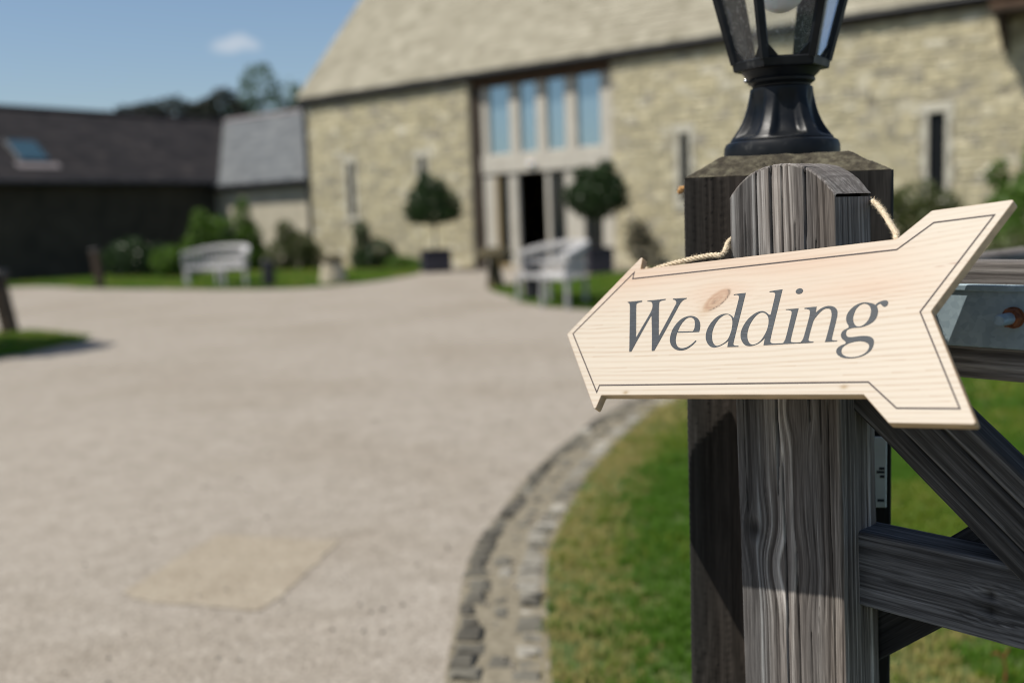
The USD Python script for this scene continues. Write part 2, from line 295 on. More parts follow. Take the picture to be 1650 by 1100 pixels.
def spline(p, n=12):
    p = np.asarray(p, float); q = np.vstack([2 * p[0] - p[1], p, 2 * p[-1] - p[-2]]); out = []
    for i in range(1, len(q) - 2):
        t = np.linspace(0, 1, n, endpoint=False)[:, None]
        a, b, c, d = q[i - 1:i + 3]
        out.append(.5 * (2 * b + (c - a) * t + (2 * a - 5 * b + 4 * c - d) * t ** 2 + (3 * b - a - 3 * c + d) * t ** 3))
    return np.vstack(out + [p[-1:]])

kerb_in = spline([(-.25, -3), (-.23, 0), (-.225, 1.6), (-.222, 2.77), (-.212, 3.22), (-.19, 3.83), (-.083, 4.405), (.087, 5.16), (.37, 6.03), (.68, 6.8), (1.25, 7.7), (2.2, 8.7), (3.6, 9.6), (6, 10.3), (12, 10.8)])
seg = np.r_[0, np.cumsum(np.linalg.norm(np.diff(kerb_in, axis=0), axis=1))]
def kerb_at(s, off):
    x = np.interp(s, seg, kerb_in[:, 0]); y = np.interp(s, seg, kerb_in[:, 1])
    e = .05; dx = np.interp(s + e, seg, kerb_in[:, 0]) - np.interp(s - e, seg, kerb_in[:, 0]); dy = np.interp(s + e, seg, kerb_in[:, 1]) - np.interp(s - e, seg, kerb_in[:, 1])
    t = V(dx, dy); t /= np.linalg.norm(t)
    return V(x, y) + V(t[1], -t[0]) * off, t
S_END = seg[-1] - .2
kerb_out = [kerb_at(s, .30)[0] for s in np.linspace(.1, S_END, 140)]
lawn_near = Polygon(kerb_out + [(12.5, 9.5), (12.5, -4), (.0, -4)]).buffer(0)
part(None, 'near_lawn', sheet(lawn_near, 0.008), 'turf', kind='structure')
lawn_far = Polygon(list(map(tuple, spline([(-14, 26.6), (-12.2, 26.4), (-11.0, 25.5), (-10.1, 24.5), (-7.5, 22.9), (-4.9, 21.55), (-3.5, 22.3), (-2.55, 24.6), (-2.3, 27.4)]))) + [(-5.8, 31.5), (-9.8, 35.2), (-18, 25), (-16, 24.5)]).buffer(0)
part(None, 'courtyard_lawn', sheet(lawn_far, 0.008), 'turf', kind='structure')
lawn_side = Polygon(list(map(tuple, spline([(3.6, 23.6), (1.2, 21.4), (-.3, 19.5), (0.0, 17.2), (.35, 15.4), (.9, 14.35), (2, 13.4), (4, 12.9), (8, 13.6), (9.6, 18.9)])))).buffer(0)
part(None, 'barn_lawn', sheet(lawn_side, 0.008), 'turf', kind='structure')
lawn_left = Polygon(list(map(tuple, spline([(-12, 14.6), (-8, 13.9), (-6.6, 13.8), (-5.8, 13.35), (-5.3, 12.7), (-5.35, 11.9), (-5.6, 11.0), (-6.2, 10.2), (-8, 9.4), (-12, 8.8)])))).buffer(0)
part(None, 'left_lawn', sheet(lawn_left, 0.008), 'turf', kind='structure')
pr_ = LinearRing([(-1.45, 3.60), (-1.301, 4.264), (-.738, 4.121), (-.886, 3.371), (-1.313, 3.487)])
pp_ = np.array([pr_.interpolate(k / 420, normalized=True).coords[0] for k in range(420)])
pp_ = pp_ + .05 * (np.stack([meshkit.fbm(np.c_[pp_ * 13, np.zeros(420)], 4, 3), meshkit.fbm(np.c_[pp_ * 13, np.ones(420)], 4, 4)], 1) - .5)
patch = Polygon(pp_).buffer(0)
part(None, 'drive_patch', sheet(patch, 0.003), 'gravel_tan', kind='structure')

rp2 = np.random.default_rng(31); pb = MB(); ico = trimesh.creation.icosphere(0, 1.0)
for k in range(700):
    s_ = rp2.uniform(4.2, 11); off_ = -abs(rp2.normal(0, .9)) - .01 if rp2.random() < .75 else rp2.uniform(0, .26)
    q_ = kerb_at(s_, off_)[0]; r_ = rp2.uniform(.003, .0085)
    pb.add(ico.vertices * r_ * rp2.uniform(.7, 1.2, 3) + V(q_[0], q_[1], r_ * .5 + (.012 if off_ > 0 else 0)), ico.faces, rp2.uniform(.3, 1))
part(None, 'loose_gravel', pb.mesh(), 'gravel', kind='stuff')
# kerb of three rows of setts along the drive
kerb = thing('kerb', None, None, kind='structure')
bed = []
ss = np.linspace(.1, S_END, 150)
bv = np.array([[*kerb_at(s, o)[0], .006] for s in ss for o in (-.005, .31)])
part(kerb, 'joint_bed', trimesh.Trimesh(bv, grid_faces(len(ss), 2), process=False), 'joint_sand')
rk = random.Random(5)
rest = MB()
count = 0
for row, (o0, o1, top, tb, ts) in enumerate([(.0, .088, .020, .24, .24), (.102, .174, .010, .38, .24), (.185, .30, .016, .60, .26)]):
    s = 4.2 + rk.random() * .05
    while s < S_END - .2:
        ln = rk.uniform(.07, .12) if row < 2 else rk.uniform(.05, .13)
        if rk.random() < (.06, .22, .12)[row]:
            s += ln * (.4 if row == 0 else 1); continue
        p, t = kerb_at(s + ln / 2, (o0 + o1) / 2 + rk.uniform(-.012, .012))
        w = (o1 - o0) / 2 * rk.uniform(.68, 1.05); h = ln / 2 - rk.uniform(.004, .012)
        tp_ = top + rk.uniform(-.008, .007)
        base = []
        for (zz, k, jit) in ((-.03, 1.0, 0), (tp_ - .014, .96, .012), (tp_, .62, .012)):
            for a_, b_ in ((-1, -1), (1, -1), (1, 1), (-1, 1)):
                q = p + t * a_ * (h * k + rk.uniform(-jit, jit)) + V(t[1], -t[0]) * b_ * (w * k + rk.uniform(-jit, jit))
                base.append((*q, zz + rk.uniform(-jit, jit) * .5))
        f = [(8, 9, 10, 11)] + [(i * 4 + j, i * 4 + (j + 1) % 4, i * 4 + 4 + (j + 1) % 4, i * 4 + 4 + j) for i in (0, 1) for j in range(4)]
        tone = min(1, max(0, rk.gauss(tb, ts * .6)))
        if s < 4.2 + 8.3 and count < 298:
            m1 = MB().add(base, f, tone); count += 1
            part(kerb, 'sett', m1.mesh(), 'granite_sett', vars={'tone': m1.tones()})
        else:
            rest.add(base, f, tone)
        s += ln + .004
part(kerb, 'far_setts', rest.mesh(), 'granite_sett', kind='stuff', vars={'tone': rest.tones()})

# ------------------------------------------------------------------ barn
TH = math.radians(51.309)
U = V(math.sin(TH), -math.cos(TH), 0); N = V(-math.cos(TH), -math.sin(TH), 0)
BC = V(-5.864, 31.541, 0)
BF = frame(BC, U, Z, N)                    # (t along the wall, z up, d out of the wall)
T0, T1, EAVE, DEEP, PITCH = -0.26, 24.0, 5.05, 9.0, math.radians(48.7)
OP = (6.33, 10.80, 4.95)
SLITS = [(1.55, 1.80, 1.52, 3.09), (4.45, 4.69, 1.52, 3.07), (12.62, 12.85, 1.50, 3.08), (18.085, 18.40, 1.45, 3.03)]
barn = thing('barn', 'large honey stone barn with steep stone slate roof and glazed oak entrance', 'barn')
holes = [[(OP[0], -.2), (OP[1], -.2), (OP[1], OP[2]), (OP[0], OP[2])]]
wp = sbox(T0, -.2, T1, EAVE).difference(sbox(OP[0], -.3, OP[1], OP[2]))
for a, b, c, d in SLITS:
    wp = wp.difference(sbox(a - .13, c, b + .13, d))
wall = trimesh.creation.extrude_polygon(wp, .6, engine='earcut'); wall.apply_translation((0, 0, -.6))
wm = MB().tm(wall)
wm.add(boxv(T0, T0 + .6, -.2, EAVE, -DEEP, -.61), BOXF); wm.add(boxv(T1 - .6, T1, -.2, EAVE, -DEEP, -.61), BOXF); wm.add(boxv(T0 + .61, T1 - .61, -.2, EAVE, -DEEP, -DEEP + .6), BOXF)
ridge_z = EAVE + DEEP / 2 * math.tan(PITCH)
for ta, tb_ in ((T0 + .01, T0 + .6), (T1 - .6, T1 - .01)):
    g = trimesh.creation.extrude_polygon(Polygon([(-DEEP + .02, EAVE + .003), (-.02, EAVE + .003), (-DEEP / 2, ridge_z - .15)]), tb_ - ta, engine='earcut')
    v = g.vertices.copy(); g.vertices = np.c_[v[:, 2] + ta, v[:, 1], v[:, 0]]; wm.tm(g)
wall_p = part(barn, 'wall', xf(wm.mesh(), BF), 'mortar')

def proj(P):
    d = np.asarray(P) - V(0, 0, EYE); z = d @ f0
    return 825 + 1650 * (d @ cr) / z, 550 - 1650 * (d @ cu) / z, z

# coursed rubble: every stone proud of the mortar
rs = random.Random(11)
stones = []
keep = [(OP[0] - .02, -1, OP[1] + .02, OP[2] + .12)] + [(a - .17, c - .14, b + .17, d + .20) for a, b, c, d in SLITS]
pt = T0 + .004
while pt < 22.6:                             # built in lengths, each with its own run of courses
    pe = min(pt + rs.uniform(1.1, 2.6), 22.6); z = .02
    while z < EAVE - .06:
        h = rs.uniform(.09, .24); t = pt
        while t < pe - .02:
            w = rs.uniform(.13, .40); b = min(t + w, pe); b = pe if pe - b < .1 else b
            cuts = [(t, b)]
            for k0, l0, k1, l1 in keep:
                if z + h > l0 and z < l1:
                    cuts = [q for (x0, x1) in cuts for q in ((x0, min(x1, k0)), (max(x0, k1), x1)) if q[1] - q[0] > .05]
            top = min(z + h, EAVE - .03)
            for x0, x1 in cuts:
                if h > .19 and rs.random() < .4:        # two thin stones in a deep course
                    m0 = z + (top - z) * rs.uniform(.4, .6); stones.append((x0 + .007, x1 - .007, z + .006, m0 - .006)); stones.append((x0 + .007, x1 - .007, m0 + .006, top - .006))
                else:
                    stones.append((x0 + .007, x1 - .007, z + .006, top - .006))
            t = b
        z += h
    pt = pe
scored = []
for st in stones:
    x, y, dd = proj(tp(BF, V((st[0] + st[1]) / 2, (st[2] + st[3]) / 2, 0)))
    vis = 0 < x < 1650 and 0 < y < 1000
    scored.append(((st[1] - st[0]) * (st[3] - st[2]) / dd ** 2 if vis else 0, st))
order = sorted(range(len(scored)), key=lambda i: -scored[i][0])
big = set(order[:298])
many = MB()
for i, (sc, (a, b, c, d)) in enumerate(scored):
    pr = rs.uniform(.010, .030); j = lambda q=.008: rs.uniform(-q, q)
    m_ = .02
    v = [(a, c, -.02), (b, c, -.02), (b, d, -.02), (a, d, -.02), (a + j(), c + j(), pr * .5), (b + j(), c + j(), pr * .5), (b + j(), d + j(), pr * .5), (a + j(), d + j(), pr * .5),
         (a + m_ + j(), c + m_ + j(), pr + j(.01)), (b - m_ + j(), c + m_ + j(), pr + j(.01)), (b - m_ + j(), d - m_ + j(), pr + j(.01)), (a + m_ + j(), d - m_ + j(), pr + j(.01))]
    f = [(8, 9, 10, 11)] + [(k * 4 + q, k * 4 + (q + 1) % 4, k * 4 + 4 + (q + 1) % 4, k * 4 + 4 + q) for k in (0, 1) for q in range(4)]
    tone = min(1, max(0, rs.gauss(.5, .15) + (.08 if rs.random() < .15 else 0)))
    if i in big:
        m1 = MB().add(tp(BF, v), f, tone); part(wall_p, 'stone', m1.mesh(), 'limestone', vars={'tone': m1.tones()})
    else:
        many.add(tp(BF, v), f, tone)
part(wall_p, 'small_stones', many.mesh(), 'limestone', kind='stuff', vars={'tone': many.tones()})

def roof(parent, F, t0, t1, eave_z, eave_d, pitch, length, material, tw, thh, seed, name='roof', thick=.12, out=0.0):
    """slab plus overlapping courses of slates, lying on the plane that rises from the eave"""
    up = V(0, math.sin(pitch), -math.cos(pitch)); nr = V(0, math.cos(pitch), math.sin(pitch))
    RF = F @ frame(V(0, eave_z, eave_d), V(1, 0, 0), up, nr)
    slab = part(parent, name, xf(trimesh.Trimesh(boxv(t0, t1, 0, length, -thick, -.004), np.vstack([BOXF[:, [0, 1, 2]], BOXF[:, [0, 2, 3]]]), process=False), RF), material, vars={'tone': np.full(8, .4)})
    r = random.Random(seed); m = MB(); b = -.03; row = 0
    while b < length - .05:
        t = t0 + .02 - (row % 2) * tw * .5
        while t < t1 - .05:
            w = tw * r.uniform(.75, 1.25); x0, x1 = max(t, t0), min(t + w, t1)
            if x1 - x0 > .05:
                k = r.uniform(.010, .018); jb = r.uniform(-.012, .012); b1 = min(b + thh * 1.25, length)
                v = [(x0 + .004, b + jb, .004), (x1 - .004, b + jb, .004), (x1 - .004, b1, -.003), (x0 + .004, b1, -.003), (x0 + .004, b + jb, .006 + k), (x1 - .004, b + jb, .006 + k), (x1 - .004, b1, .006), (x0 + .004, b1, .006)]
                m.add(tp(RF, v), BOXF, min(1, max(0, r.gauss(.5, .2))))
            t += w
        b += thh; row += 1
    part(slab, 'slates', m.mesh(), material, kind='stuff', vars={'tone': m.tones()})
    return RF, slab

OV = .15
SL = (DEEP / 2 + OV) / math.cos(PITCH)
EZ = EAVE + .10
RF, rp = roof(barn, BF, T0 - .14, T1 + .1, EAVE + .12 - OV * math.tan(PITCH) + .12, OV, PITCH, SL, 'stone_slate', .34, .24, 3)
BB = BF @ frame(V(0, 0, -DEEP), V(-1, 0, 0), V(0, 1, 0), V(0, 0, -1))
roof(barn, BB, -T1 - .1, -T0 + .14, EAVE + .12 - OV * math.tan(PITCH) + .12, OV, PITCH, SL, 'stone_slate', 1.2, .6, 4, name='rear_roof')
def bbox(parent, name, material, *c, ch=.008, F=BF):
    return part(parent, name, xf(cbox(*c, c=ch), F), material)
bbox(barn, 'eave_shade_strip', 'dark_timber', T0 + .01, T1 - .01, EAVE - .17, EAVE - .02, .03, .085)  # dark strip added to thicken the shade under the eaves
# rainwater gutter and downpipe at the left corner
gut = [(T0 - .1, EAVE - .02, .155), (T1, EAVE - .02, .155)]
part(barn, 'gutter', xf(tube(gut, .05, 10), BF), 'dark_metal')
part(barn, 'downpipe', xf(tube([(T0 + .10, EAVE - .07, .155), (T0 + .10, EAVE - .2, .14), (T0 + .10, EAVE - .45, .085), (T0 + .10, .05, .085)], .045, 10), BF), 'dark_metal')
# slit windows
for k, (a, b, c, d) in enumerate(SLITS):
    w = part(barn, 'slit_window', xf(cbox(a - .128, b + .128, c + .002, d - .002, -.07, -.04, c=.004), BF), 'slit_glass')
    rq = random.Random(40 + k); zz = c - .0; side = 0
    while zz < d - .02:
        hh = min(rq.uniform(.22, .36), d - zz); hh = hh if d - zz - hh > .12 else d - zz
        for sgn in (-1, 1):
            wd = (.15, .10)[(side + (sgn > 0)) % 2]
            x0, x1 = (a - wd, a - .002) if sgn < 0 else (b + .002, b + wd)
            bbox(w, 'jamb_stone', 'ashlar', x0, x1, zz + .004, zz + hh - .004, -.03, .03)
        zz += hh; side += 1
    bbox(w, 'lintel', 'ashlar', a - .16, b + .16, d + .004, d + .19, -.30, .04)
    bbox(w, 'sill', 'ashlar', a - .15, b + .15, c - .13, c - .004, -.30, .05)

# the glazed oak screen, set back in the entrance
D0, D1 = -.30, -.17
screen = barn
def member(name, material, t0, t1, z0, z1, d0=D0, d1=D1): bbox(screen, name, material, t0, t1, z0, z1, d0, d1, ch=.012)
member('entrance_lintel', 'brown_timber', OP[0] + .003, OP[1] - .003, 4.72, 4.94, -.40, -.15)
member('post', 'dark_timber', OP[0] + .003, 6.60, .0, 4.715, -.34, -.10)  # dark strip added for the shaded jamb of the recess
member('post', 'grey_oak', 6.605, 6.84, 2.94, 4.715)
member('post', 'grey_oak', 10.36, 10.795, 2.94, 4.715); member('post', 'grey_oak', 10.36, 10.795, .0, 2.46)
member('transom', 'grey_oak', 6.605, 10.795, 2.47, 2.935, D0 - .04, D1 + .05)
for a, b in ((7.55, 7.87), (8.42, 8.74), (9.31, 9.66)):
    member('mullion', 'grey_oak', a, b, 2.94, 4.715)
for a, b in ((6.845, 7.545), (7.875, 8.415), (8.745, 9.305), (9.665, 10.355)):
    fr = bbox(screen, 'window', 'grey_oak', a, b, 2.94, 2.985, -.29, -.21, ch=.005)
    bbox(fr, 'pane', 'window_glass', a + .002, b - .002, 2.986, 4.71, -.268, -.252, ch=.003)
member('door_post', 'grey_oak', 6.605, 7.01, .0, 2.465); member('door_post', 'tan_oak', 7.013, 7.12, .0, 2.465)
member('door_post', 'grey_oak', 7.45, 7.74, .0, 2.465); member('door_post', 'grey_oak', 8.66, 8.79, .0, 2.465); member('door_post', 'grey_oak', 9.25, 9.82, .0, 2.465)
for a, b in ((7.125, 7.445), (8.795, 9.245), (9.825, 10.355)):
    bbox(screen, 'side_light', 'dark_pane', a, b, .12, 2.46, -.268, -.252, ch=.003); bbox(screen, 'side_light_rail', 'tan_oak', a, b, .003, .115, -.29, -.21, ch=.004)
bbox(screen, 'door_lamp', 'opal', 8.18, 8.40, 2.62, 2.72, -.115, -.03, ch=.02)
# open door leaf standing inward
dl = frame(tp(BF, V(8.65, 0, -.31)), -N, Z, U)
part(barn, 'door', xf(cbox(.0, .75, .03, 2.4, -.03, .015, c=.006), dl), 'dark_timber')
# timber hood projecting at the right end
hood = thing('timber_hood', 'brown timber hood jutting from the barn wall at the upper right corner', 'canopy')
part(hood, 'fascia', xf(cbox(19.35, 22.5, 4.70, 4.86, .72, .80, c=.01), BF), 'brown_timber')
part(hood, 'soffit', xf(cbox(19.35, 22.5, 4.63, 4.695, .05, .80, c=.008), BF), 'dark_timber')
part(hood, 'top_boards', xf(cbox(19.30, 22.55, 4.865, 4.93, .05, .84, c=.008), BF), 'dark_timber')
for t in (19.42, 20.8, 22.3):
    part(hood, 'bracket', xf(trimesh.convex.convex_hull([(t + e, zz, dd) for e in (0, .09) for zz, dd in ((4.62, .05), (4.62, .68), (4.54, .68), (3.98, .05))]), BF), 'dark_timber')

# ------------------------------------------------------------------ low link range and dark wing
LINK = thing('link_range', 'low pale walled range with grey slate roof between the barn and the dark wing', 'outbuilding')
LO = -.4
LF = frame(BC + N * LO, U, Z, N)
part(LINK, 'wall', xf(MB().add(boxv(-9.0, T0 - .004, -.2, 2.72, -5.4, 0), BOXF).mesh(), LF), 'render_wall')
roof(LINK, LF, -9.5, T0 - .16, 2.78, .20, math.radians(41), 3.85, 'grey_slate', .3, .22, 6)
LB = LF @ frame(V(0, 0, -5.4), V(-1, 0, 0), V(0, 1, 0), V(0, 0, -1))
roof(LINK, LB, -T0 + .16, 9.5, 2.78, .20, math.radians(41), 3.85, 'grey_slate', 1.0, .5, 7, name='rear_roof')
part(LINK, 'ridge', xf(tube([(-8.3, 5.27, -2.7), (T0 - .2, 5.27, -2.7)], .11, 8), LF), 'lead_flashing')
part(LINK, 'gutter', xf(tube([(-5.4, 2.70, .27), (T0 - .17, 2.70, .27)], .07, 10), LF), 'dark_metal')
part(LINK, 'fascia', xf(cbox(-5.45, T0 - .17, 2.55, 2.715, .01, .06, c=.004), LF), 'dark_timber')

KP = V(-9.879, 35.269, 0)
WF = frame(KP, -N, Z, U)                     # (away along the wing, z, out of the wing's yard wall)
WING = thing('dark_wing', 'long low outbuilding in shade with dark slate roof and one skylight', 'outbuilding')
part(WING, 'wall', xf(MB().add(boxv(-17, 6, -.2, 2.86, -6.0, 0), BOXF).mesh(), WF), 'shade_dark_wall')
WP = math.radians(36.5)
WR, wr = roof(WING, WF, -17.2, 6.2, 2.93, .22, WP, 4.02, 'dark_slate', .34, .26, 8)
WB = WF @ frame(V(0, 0, -6.0), V(-1, 0, 0), V(0, 1, 0), V(0, 0, -1))
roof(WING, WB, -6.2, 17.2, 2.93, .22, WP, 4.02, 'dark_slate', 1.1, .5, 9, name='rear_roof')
part(WING, 'ridge', xf(tube([(-17.2, 5.32, -3.0), (6.2, 5.32, -3.0)], .10, 8), WF), 'dark_slate', vars={'tone': np.full(18, .5)})
part(WING, 'gutter', xf(tube([(-17, 2.84, .30), (0.0, 2.84, .30)], .07, 10), WF), 'dark_metal')
sk = part(WING, 'skylight', xf(cbox(-6.45, -5.45, .85, 2.0, .03, .10, c=.01), WR), 'dark_metal')
part(sk, 'pane', xf(cbox(-6.38, -5.52, .92, 1.93, .101, .112, c=.004), WR), 'skylight_glass')
part(sk, 'flashing', xf(cbox(-6.6, -5.3, .55, .84, .03, .05, c=.004), WR), 'lead_flashing')

# ------------------------------------------------------------------ foliage
def leaves(blobs, n, size, seed, gap=0.0, shell=0.5):
    """leaf-sized folded faces spread through ellipsoids (x, y, z, rx, ry, rz); shell pushes them outwards"""
    r = np.random.default_rng(seed)
    B = np.array(blobs, float); w = (B[:, 3] * B[:, 4] * B[:, 5]) ** .66; k = r.choice(len(B), n, p=w / w.sum())
    d = r.normal(size=(n, 3)); d /= np.linalg.norm(d, axis=1, keepdims=True)
    rad = r.random(n) ** (1 / 3 * (1 - shell) + .02)
    lump = .72 + .5 * meshkit.fbm(d * 2.3 + k[:, None] * 7.1, 3, seed)
    p = B[k, :3] + d * B[k, 3:6] * (rad * lump)[:, None]
    if gap:
        p = p[meshkit.fbm(p / gap, 2, seed + 5) > .42]
    n = len(p)
    a = r.normal(size=(n, 3)); a /= np.linalg.norm(a, axis=1, keepdims=True)
    b = np.cross(a, r.normal(size=(n, 3))); b /= np.linalg.norm(b, axis=1, keepdims=True)
    c = np.cross(a, b)
    s = size * r.uniform(.6, 1.3, n)[:, None]
    v = np.stack([p - a * s, p + b * s * .42 + c * s * .1, p + a * s, p - b * s * .42 + c * s * .1], 1).reshape(-1, 3)
    q = np.arange(n)[:, None] * 4
    f = np.vstack([q + [0, 1, 2], q + [0, 2, 3]])
    return trimesh.Trimesh(v, f, process=False)

def tree(name, label, x, y, h, blobs, n, size, seed, leafmat, group=None, gap=0.9, tr=.16):
    t = thing(name, label, 'tree', (x, y, 0), 0, group)
    r = random.Random(seed)
    tk = MB().tm(tube([(0, 0, -.1), (.05, .03, h * .25), (-.04, .06, h * .5), (.03, 0, h * .85)], [tr, tr * .8, tr * .55, tr * .12], 9))
    part(t, 'trunk', tk.mesh(), 'bark', True)
    for b in blobs[:7]:
        z0 = max(.15 * h, min(h * .6, b[2] - b[5] * 1.1)); part(t, 'limb', tube([(0, .03, z0), (b[0] * .5, b[1] * .5, (z0 + b[2]) / 2 + .1), (b[0], b[1], b[2])], [tr * .5, tr * .32, tr * .1], 6), 'bark', True)
    part(t, 'crown', leaves(blobs, n, size, seed, gap), leafmat)
    return t

tree('tall_tree', 'tall open crowned tree rising behind the link range roof', -17.5, 76.7, 12.5,
     [(-.3, 0, 11.6, 1.5, 1.5, 1.6), (1.7, .3, 10.9, 1.1, 1.1, 1.1), (-1.9, 0, 9.6, 1.1, 1.1, 1.2), (.4, 0, 9.5, 1.7, 1.6, 1.5), (2.3, 0, 9.2, 1.0, 1.0, 1.3), (-.8, .5, 8.1, 1.9, 1.6, 1.2), (1.5, 0, 7.7, 1.6, 1.5, 1.2)], 6800, .17, 21, 'tree_leaf', gap=.7)
tree('bushy_tree', 'dark dense tree with a rounded top just left of the tall open tree', -15.5, 57.5, 7.5, [(0, 0, 7.3, 1.35, 1.3, 1.7), (-1.2, 0, 6.7, 1.2, 1.2, 1.6), (1.0, 0, 6.2, .9, 1, 1.6)], 5200, .15, 22, 'dark_leaf', gap=0)
tree('bushy_tree', 'dark spreading tree showing above the middle of the wing ridge', -18.0, 57.5, 7, [(0, 0, 6.9, 1.9, 1.3, 1.7), (1.5, 0, 6.8, 1.2, 1.2, 1.6), (-1.6, 0, 6.9, 1.3, 1.2, 1.5)], 5600, .15, 23, 'dark_leaf', gap=0)
tree('bushy_tree', 'low dark tree at the left end of the clump behind the wing', -20.6, 57.5, 6.8, [(0, 0, 6.8, 1.4, 1.2, 1.5), (1.3, 0, 6.8, 1.2, 1.2, 1.5), (-1.0, 0, 6.5, .9, 1, 1.4)], 4200, .15, 24, 'dark_leaf', gap=0)
# the tree whose shadow lies over the left-hand lawn stands just outside the picture
tree('shade_tree', 'leafy tree beside the left lawn, out of frame, casting the dark shadow', -9.5, 10.5, 6.2, [(0, 0, 5.2, 1.5, 1.2, 1.3), (.9, .1, 4.6, 1.3, .9, 1.0), (-1.1, -.1, 4.7, 1.3, 1.2, 1.0), (1.5, .45, 4.0, .8, .45, .6), (-.2, -.5, 4.1, 1.3, .9, .8)], 9000, .13, 25, 'tree_leaf', gap=0, tr=.14)

def shrub(label, x, y, blobs, n, size, seed, leafmat='shrub_leaf', name='shrub'):
    t = thing(name, label, 'shrub', (x, y, 0))
    st = MB()
    for k, b in enumerate(blobs):
        st.tm(tube([(b[0] * .3, b[1] * .3, 0), (b[0] * .8, b[1] * .8, b[2] * .6), (b[0], b[1], b[2])], [.022, .015, .006], 5))
    part(t, 'stems', st.mesh(), 'bark')
    part(t, 'foliage', leaves(blobs, n, size, seed), leafmat)
    return t
shrub('tall bright green leafy shrub behind the right end of the curved bench', -8.75, 30.9, [(-.40, 0, .95, .45, .4, .95), (.15, 0, 1.2, .38, .35, .55), (-.8, .2, .6, .4, .5, .6), (.3, 0, .6, .4, .4, .6)], 2100, .10, 31)
shrub('narrow upright green shrub against the pale link range wall', -7.95, 31.0, [(0, 0, 1.45, .28, .28, .75), (.15, 0, .8, .42, .4, .8), (.25, 0, .45, .5, .45, .45)], 1900, .09, 32)
shrub('yellow green tuft of shrub at the foot of the barn downpipe', -6.35, 30.2, [(-.15, 0, 1.1, .3, .3, .4), (.2, 0, .6, .5, .5, .6), (-.3, 0, .5, .5, .45, .5), (.55, 0, .4, .45, .4, .4)], 2200, .08, 33, 'olive_leaf')
shrub('low rounded dark green shrub in the shade of the wing', -10.9, 29.6, [(0, 0, .55, .8, .7, .6), (.8, 0, .45, .6, .6, .5)], 2200, .08, 34, 'bay_leaf')
shrub('small green shrub between the rounded dark one and the curved bench', -9.3, 28.2, [(0, 0, .45, .5, .5, .45), (.5, 0, .35, .45, .4, .4)], 1400, .08, 35)
shrub('clipped dark green shrub topped by a ball beneath the first slit window', -3.95, 29.25, [(-.22, 0, 1.12, .27, .27, .28), (-.2, 0, .6, .3, .3, .45), (.25, 0, .42, .5, .45, .5), (-.1, -.1, .28, .5, .45, .3)], 2600, .065, 36, 'bay_leaf')
shrub('low light green plants edging the lawn beside the first bay tree', -3.0, 28.6, [(0, 0, .18, .5, .4, .2), (.6, -.3, .12, .4, .3, .15)], 900, .07, 37)
shrub('yellow green feathery shrub below the last slit window, behind the gate post', 6.6, 16.9, [(0, 0, .7, .75, .7, .8), (-.5, 0, 1.0, .45, .5, .6), (.55, .1, .95, .5, .5, .55), (.1, 0, 1.3, .4, .4, .4)], 2600, .07, 38, 'olive_leaf')
shrub('thin dark climber growing on the barn wall right of the last slit window', 9.15, 18.0, [(-.45, .30, 1.75, .22, .10, .28), (-.4, .25, 1.15, .30, .12, .45), (-.2, .1, .6, .45, .2, .6), (.15, -.1, 1.3, .35, .12, .4), (.3, -.2, .8, .5, .2, .6)], 1700, .07, 39, 'shrub_leaf', name='climber')
shrub('tall green bush at the right edge above the gate rail', 8.1, 15.3, [(0.05, 0, 1.7, .5, .6, .8), (.2, 0, 2.6, .45, .5, .65), (-.35, 0, .9, .6, .7, .8), (.6, 0, 1.3, .7, .7, 1.1), (.6, 0, 2.4, .6, .6, .7)], 4600, .085, 40)
shrub('weedy green plant below the tall bush behind the gate rail', 6.9, 13.5, [(0, 0, .45, .8, .5, .45), (.9, .2, .5, .7, .5, .5)], 2400, .07, 41, 'olive_leaf')

shrub('sparse dark leaves added to stand for the shadow patch right of the right bay tree', 3.0, 23.35, [(0, 0, .6, .36, .2, .45), (.25, .0, .4, .3, .2, .35), (-.15, .1, .95, .22, .15, .3), (.1, 0, .85, .2, .15, .3)], 700, .06, 42, 'dark_leaf')  # added plant, stands in for a shadow on the wall
# bay trees in lead-dark planters
def bay(label, x, y, k):
    t = thing('potted_bay_tree', label, 'potted tree', (x, y, 0), 12, 'pair of bay trees at the entrance')
    part(t, 'planter', cbox(-.36 * k, .36 * k, -.36 * k, .36 * k, .03, .53, c=.02), 'planter_lead')
    part(t, 'planter_rim', MB().tm(cbox(-.38 * k, .38 * k, -.38 * k, -.33 * k, .535, .58)).tm(cbox(-.38 * k, .38 * k, .33 * k, .38 * k, .535, .58)).tm(cbox(-.38 * k, -.33 * k, -.325 * k, .325 * k, .535, .58)).tm(cbox(.33 * k, .38 * k, -.325 * k, .325 * k, .535, .58)).mesh(), 'planter_lead')
    part(t, 'soil', cbox(-.32 * k, .32 * k, -.32 * k, .32 * k, .50, .545), 'soil')
    part(t, 'trunk', tube([(0, 0, .5), (.02, .01, .9), (0, 0, 1.35), (-.1, 0, 1.8)], [.035, .03, .028, .015], 8), 'bark', True)
    return t
b1 = bay('standard bay tree in a square dark planter left of the entrance', -1.89, 26.5, 1)
part(b1, 'crown', leaves([(0, 0, 1.5, .68, .66, .30), (-.05, 0, 1.85, .55, .55, .38), (-.12, 0, 2.15, .36, .36, .32), (.35, 0, 1.7, .38, .4, .42), (-.4, 0, 1.5, .35, .4, .26), (.6, .1, 1.5, .2, .2, .2), (-.62, 0, 1.62, .18, .2, .2), (-.2, 0, 2.4, .16, .16, .2), (.2, .1, 2.15, .22, .2, .22), (-.45, .1, 1.95, .2, .2, .2)], 4600, .062, 51), 'bay_leaf')
b2 = bay('standard bay tree in a square dark planter right of the entrance', 2.0, 23.2, .82)
